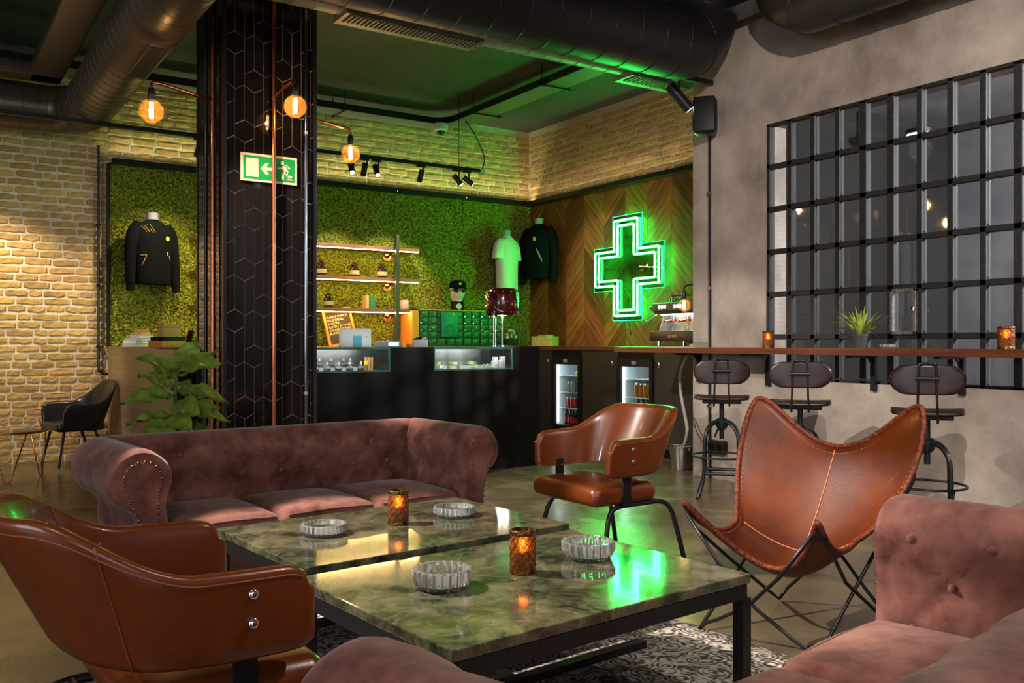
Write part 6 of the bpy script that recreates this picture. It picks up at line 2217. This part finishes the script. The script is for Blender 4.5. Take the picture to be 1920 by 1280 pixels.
TZ2 = 0.4205
ashtray('low cut crystal ashtray left of the candle on the far table', (1.30, 3.258, TZ2), False, 0.2, 0.088, 0.040)
ashtray('low cut crystal ashtray on the far table toward the armchair', (1.894, 3.296, TZ2), False, 0.9, 0.088, 0.040)
ashtray('ribbed glass ashtray in front on the near table', (1.31, 2.352, TZ2), True, 0.1, 0.088, 0.058)
ashtray('ribbed glass ashtray beside the candle on the near table', (1.902, 2.399, TZ2), True, 0.5, 0.088, 0.058)
o = ashtray('plain glass ashtray on the bar shelf beside the plant', (5.44, 3.627, CT), False, 0.0, 0.055, 0.03)


def candle(label, loc, h=0.137, r=0.040, e=1.0):
    root = thing('candle_holder', label, 'candle holder', loc, group='amber mosaic candle holders')
    g = MB().lathe([(r * 0.94, 0.012), (r, 0.02), (r, h - 0.016), (r * 0.96, h - 0.012), (r * 0.88, h - 0.012), (r * 0.90, h - 0.02), (r * 0.90, 0.02), (r * 0.86, 0.012)], 36).build('glass', X['amber'], root, smooth=60)
    MB().lathe([(0.0, 0.0), (r * 1.02, 0.0), (r * 1.05, 0.006), (r * 1.02, 0.016), (r * 0.88, 0.017), (0.0, 0.017)], 36).build('foot_ring', X['antique'], root, smooth=60)
    MB().lathe([(r * 0.98, h - 0.016), (r * 1.04, h - 0.013), (r * 1.04, h - 0.002), (r * 1.0, h), (r * 0.90, h), (r * 0.90, h - 0.014)], 36).build('rim_ring', X['antique'], root, smooth=60)
    # raised lattice of mosaic lines
    lt = MB()
    for k in range(10):
        for s in (-1, 1):
            pts = [(1.012 * r * math.cos(2 * PI * k / 10 + s * 2.2 * t), 1.012 * r * math.sin(2 * PI * k / 10 + s * 2.2 * t), 0.02 + (h - 0.038) * t) for t in [i / 14 for i in range(15)]]
            lt.tube(pts, 0.0011, 4, caps=False)
    o = lt.build('lattice', X['antique'], g, smooth=180)
    o['kind'] = 'stuff'
    MB().cyl((0, 0, 0.017), (0, 0, h * 0.50), r * 0.55, n=18).build('candle', X['wax'], root)
    MB().lathe([(0.0, 0.0), (0.007, 0.008), (0.0085, 0.016), (0.004, 0.034), (0.0, 0.042)], 10, (0, 0, h * 0.51)).build('flame', X['flame'], root, smooth=180)
    d = bpy.data.lights.new('candle_light', 'POINT')
    d.energy = 0.22 * e
    d.color = (1, 0.45, 0.12)
    d.shadow_soft_size = 0.01
    o = bpy.data.objects.new('candle_light', d)
    o.location = (0, 0, h * 0.51 + 0.02)
    o.parent = root
    C.objects.link(o)


candle('amber mosaic candle holder on the far marble table', (1.617, 3.266, TZ2))
candle('amber mosaic candle holder on the near marble table', (1.605, 2.358, TZ2))
candle('small amber candle holder on the bar shelf by the window corner', (5.44, 4.65, CT), 0.128, 0.041)
candle('amber candle holder on the bar shelf under the wide panes', (5.44, 2.847, CT), 0.137, 0.046)

# ------------------------------------------------------------------ plants
def strap_leaf(b, base, az, L_, lift, droop, wd):
    pts = []
    n = 7
    for i in range(n + 1):
        t = i / n
        r = L_ * (0.12 * t + 0.88 * t ** 1.25) * math.cos(lift) * 1.1
        z = L_ * t * math.sin(lift) - droop * t * t * L_
        pts.append((base[0] + r * math.cos(az), base[1] + r * math.sin(az), base[2] + z))
    side = Vector((-math.sin(az), math.cos(az), 0))
    vs, fs = [], []
    for i, p in enumerate(pts):
        t = i / n
        ww = wd * (0.6 + 0.6 * t) * (1 - t ** 3) + 0.0006
        p = Vector(p)
        vs += [tuple(p - side * ww), tuple(p + Vector((0, 0, -ww * 0.5))), tuple(p + side * ww)]
    for i in range(n):
        fs += [(3 * i, 3 * i + 1, 3 * i + 4, 3 * i + 3), (3 * i + 1, 3 * i + 2, 3 * i + 5, 3 * i + 4)]
    b.add(vs, fs)


pg = thing('potted_plant', 'spiky variegated plant in a dark pot on the bar shelf', 'plant', (5.44, 3.843, CT))
MB().lathe([(0.0, 0.0), (0.040, 0.0), (0.052, 0.085), (0.056, 0.086), (0.056, 0.10), (0.050, 0.10), (0.050, 0.09), (0.0, 0.088)], 24).build('pot', X['pot'], pg)
for k in range(46):
    b = MB()
    az = 2.39996 * k + random.uniform(-0.2, 0.2)
    f_ = k / 46
    strap_leaf(b, (0.012 * math.cos(az), 0.012 * math.sin(az), 0.088), az, random.uniform(0.20, 0.29), math.radians(random.uniform(28, 84)), random.uniform(0.12, 0.45), 0.0075)
    b.build('leaf', X['grassleaf'], pg, smooth=180, fix=False)

fp = thing('fiddle_leaf_fig', 'fiddle leaf fig with broad glossy leaves behind the sofa', 'plant', (1.26, 5.42, 0))
MB().lathe([(0.0, 0.0), (0.13, 0.0), (0.16, 0.26), (0.165, 0.28), (0.15, 0.28), (0.145, 0.25), (0.0, 0.25)], 24).build('planter', X['terracotta_pot'], fp)
MB().tube(smoothpath([(0, 0, 0.25), (0.01, 0.0, 0.55), (-0.005, 0.01, 0.80), (0.0, 0.0, 1.0)], 5), 0.012, 8).build('trunk', X['stem'], fp, smooth=180)


def fiddle(L_, W2, curl):
    b = MB()

    def fn(u, v):
        t = v
        wd = W2 * (0.30 + 0.70 * math.sin(min(1, t * 0.85 + 0.12) * PI) ** 0.7) * (1 - t ** 6) if t < 1 else 0.0
        wd *= min(1, t * 5 + 0.1)
        s = (u - 0.5) * 2
        x = L_ * t
        z = -curl * L_ * t * t + 0.06 * L_ * abs(s) ** 1.2 + 0.012 * math.sin(t * 16 + s * 3)
        return (x, s * wd, z)
    b.grid(fn, 9, 12)
    return b.mesh('leaf', X['leaf'], 180, fix=False)


LM = [fiddle(0.25, 0.066, 0.22), fiddle(0.27, 0.074, 0.38), fiddle(0.20, 0.056, 0.12)]
# azimuths in room space; the camera looks from -x,-y
spec = [(-150, 0.98, 20, 0), (35, 0.99, 45, 0), (-60, 1.0, 10, 1), (-20, 0.95, 38, 0), (175, 0.90, 15, 2), (110, 0.93, 30, 0),
        (-170, 0.84, 2, 1), (-40, 0.85, 0, 1), (10, 0.84, 5, 0), (60, 0.86, 15, 2), (-90, 0.80, -5, 1),
        (-25, 0.74, -2, 1), (5, 0.76, 0, 0), (-100, 0.74, -10, 1), (165, 0.72, -6, 0), (-140, 0.70, -16, 1), (-60, 0.66, -12, 0), (80, 0.70, 0, 2), (30, 0.63, -10, 1), (150, 0.60, -10, 2), (-15, 0.56, -15, 0)]
for az, z, el, k in spec:
    a = math.radians(az)
    l = link_copy(LM[k], 'leaf', fp, (0.02 * math.cos(a), 0.02 * math.sin(a), z), (math.copysign(random.uniform(0.25, 0.8), 0.83 * math.cos(a) - 0.55 * math.sin(a)), math.radians(-el - 8), a))

# ------------------------------------------------------------------ things on the counter return: books and boxes
RY = 9.25


def bookstack(x, y, z, items, group):
    for i, (w_, d_, h_, m_, a, lbl, nm) in enumerate(items):
        r = thing(nm, lbl, 'book' if nm == 'book' else 'box', (x, y, z), math.radians(a), group=group)
        if nm == 'book':
            MB().bx(-w_ / 2 + 0.004, w_ / 2 - 0.003, -d_ / 2 + 0.003, d_ / 2 - 0.003, 0.003, h_ - 0.003).build('pages', X['paper_white'], r, smooth=None)
            MB().bx(-w_ / 2, w_ / 2, -d_ / 2, d_ / 2, 0, 0.003).bx(-w_ / 2, w_ / 2, -d_ / 2, d_ / 2, h_ - 0.003, h_).bx(-w_ / 2, -w_ / 2 + 0.003, -d_ / 2, d_ / 2, 0.003, h_ - 0.003).build('cover', m_, r, smooth=None)
        else:
            MB().rb(-w_ / 2, w_ / 2, -d_ / 2, d_ / 2, 0, h_ * 0.72, 0.003, 1).build('box_base', m_, r)
            MB().rb(-w_ / 2 - 0.002, w_ / 2 + 0.002, -d_ / 2 - 0.002, d_ / 2 + 0.002, h_ * 0.72, h_, 0.003, 1).build('lid', m_, r)
        z += h_ + 0.0005


bookstack(1.80, 9.12, CT, [(0.28, 0.20, 0.032, X['paper_grey'], 30, 'lowest wide grey book of the small stack by the brick', 'book'), (0.27, 0.19, 0.028, X['paper_white'], 26, 'white book above the lowest grey one', 'book'),
                           (0.25, 0.18, 0.022, X['paper_grey'], 33, 'grey book third from the bottom of the stack', 'book'), (0.17, 0.13, 0.03, X['paper_grey'], 22, 'small pale book near the top of the stack', 'book'),
                           (0.12, 0.09, 0.028, X['oak'], 30, 'small wooden box lying on the book stack', 'small_box'), (0.10, 0.07, 0.022, X['tan_card'], 15, 'tiny tan box crowning the book stack', 'small_box')], 'stack of books and boxes')
bookstack(1.93, 8.62, CT, [(0.30, 0.18, 0.055, X['pine'], 30, 'long orange wooden box below the dark one', 'small_box'), (0.27, 0.16, 0.035, X['black'], 30, 'flat black box between the wooden boxes', 'small_box'),
                           (0.20, 0.08, 0.115, X['tan_card'], 32, 'upright tan card box on top of the black box', 'small_box')], 'stack of wooden boxes')
hs_ = thing('phone_stand', 'curved dark phone stand on a white foot', 'stand', (2.05, 8.35, CT), math.radians(30))
MB().rb(-0.05, 0.05, -0.035, 0.035, 0, 0.03, 0.01, 2).build('foot', X['white'], hs_)
MB().prism([(x, -0.03, z) for x, z in ((-0.02, 0.028), (0.0, 0.08), (0.015, 0.15), (0.025, 0.15), (0.012, 0.075), (-0.005, 0.028))], (0, 0.06, 0)).build('curved_back', X['black'], hs_, smooth=None)

# ------------------------------------------------------------------ things inside the display cases
CZ = 0.9125
fl_body = MB().lathe([(0.0, 0.0), (0.026, 0.0), (0.030, 0.008), (0.030, 0.028), (0.020, 0.043), (0.008, 0.050), (0.008, 0.055)], 16).mesh('flask', X['clear'], 60)
fl_stop = MB().lathe([(0.010, 0.053), (0.012, 0.060), (0.006, 0.070), (0.0, 0.085)], 12).mesh('stopper', X['paper_white'], 60)
fl_fill = MB().lathe([(0.0, 0.003), (0.024, 0.003), (0.026, 0.022), (0.0, 0.024)], 12).mesh('filling', X['herb'], 60)
fpos = [(2.62, 0), (2.70, 0), (2.78, 1), (2.80, 0), (2.88, 1), (2.90, 0), (2.99, 1), (3.00, 0), (3.05, 1), (3.10, 0)]
for i, (x, row) in enumerate(fpos):
    r = thing('glass_flask', 'stoppered glass flask in the %s row of the display case, %s from the column' % (('front', 'rear')[row], ORD[i]), 'flask', (x, FY + 0.07 + 0.11 * row, CZ + 0.03 * row), group='flasks in the display case')
    link_copy(fl_body, 'flask_body', r)
    link_copy(fl_stop, 'stopper', r)
    link_copy(fl_fill, 'filling', r)
pd = MB().bx(2.26, 3.20, FY + 0.14, FY + 0.30, CZ, CZ + 0.029).build('display_step', X['paper_grey'], smooth=None)
tag(pd, 'grey step inside the flask display case', 'stand')
bd = thing('paper_roll_bundle', 'tan bundle of paper rolls with yellow tag', 'bundle', (3.18, FY + 0.10, CZ))
for k in range(5):
    MB().cyl((-0.03 + 0.016 * k, 0.012 * (k % 2), 0), (-0.03 + 0.016 * k, 0.012 * (k % 2), 0.115), 0.009, n=10).build('roll', X['tan_card'], bd)
MB().bx(-0.045, -0.012, -0.016, -0.012, 0.05, 0.085).build('price_tag', X['yellow_tag'], bd, smooth=None)


def leafpack(i, loc, rz):
    b = MB()

    def fn(u, v):
        s, t = u * 2 - 1, v * 2 - 1
        wd = (1 - abs(s)) * 0.6 + 0.12
        return (s * 0.065, 0.0 + t * wd * 0.055 * 0.5, 0.022 + t * wd * 0.03)
    b.grid(fn, 15, 7)
    r = thing('foil_sachet', 'green foil sachet in the far display case, %s from the left' % ORD[i], 'sachet', loc, rz, group='green sachets in the display case')
    b.build('sachet', X['green_pack'], r, smooth=180, solid=0.006)
    MB().bx(-0.022, 0.022, -0.016, -0.010, 0.012, 0.034).build('sachet_label', X['paper_white'], r, smooth=None)


for i, (x, row) in enumerate(((3.82, 0), (3.90, 1), (4.07, 1), (4.22, 0), (4.24, 1), (4.36, 0))):
    leafpack(i, (x, FY + 0.07 + 0.12 * row, CZ + 0.03 * row + (0.0)), random.uniform(-0.3, 0.3))
pd = MB().bx(3.77, 4.40, FY + 0.14, FY + 0.30, CZ, CZ + 0.029).build('display_step', X['paper_grey'], smooth=None)
tag(pd, 'grey step inside the sachet display case', 'stand')
for i, (x, h_, w_) in enumerate(((4.42, 0.07, 0.018), (4.455, 0.105, 0.024), (4.50, 0.075, 0.018), (4.535, 0.11, 0.024))):
    o = MB().rb(-w_, w_, -0.018, 0.018, 0, h_, 0.003, 1).build('white_carton', X['paper_white'])
    o.location = (x, FY + 0.08 + 0.03 * (i % 2), CZ)
    tag(o, 'white carton standing in the sachet case, %s from the sachets' % ORD[i], 'carton', 'white cartons in the display case')
for i, x in enumerate((3.935, 4.035)):
    o = MB().rb(-0.012, 0.012, -0.01, 0.01, 0, 0.04, 0.003, 1).build('wooden_block', X['oak'])
    o.location = (x, FY + 0.06, CZ)
    tag(o, 'tiny wooden block in the sachet case, %s from the left edge' % ORD[i], 'block', 'tiny blocks in the display case')
for i, x in enumerate((4.29, 4.345)):
    o = MB().cyl((0, 0, 0.022), (0, 0.006, 0.022), 0.022, n=20).build('white_disc', X['paper_white'])
    o.location = (x, FY + 0.035, CZ)
    tag(o, 'round white disc at the front of the sachet case, %s from the left' % ORD[i], 'disc', 'white discs in the display case')

# wall socket and its cable
so = thing('socket_box', 'black socket box low on the concrete wall behind the stool', 'socket', (RIGHTX - 0.002, 5.33, 0.22))
MB().rb(-0.05, 0, -0.09, 0.09, 0, 0.11, 0.008, 1).build('box', X['black_steel'], so)
for y in (-0.045, 0.045):
    MB().cyl((-0.052, y, 0.055), (-0.049, y, 0.055), 0.03, n=16).build('outlet', X['black'], so)
MB().tube(smoothpath([(-0.05, 0.04, 0.06), (-0.10, 0.10, 0.10), (-0.06, 0.22, 0.20), (0.02, 0.36, 0.38), (0.12, 0.55, 0.62)], 6), 0.004, 6).build('plug_cable', X['black_steel'], so, smooth=180)
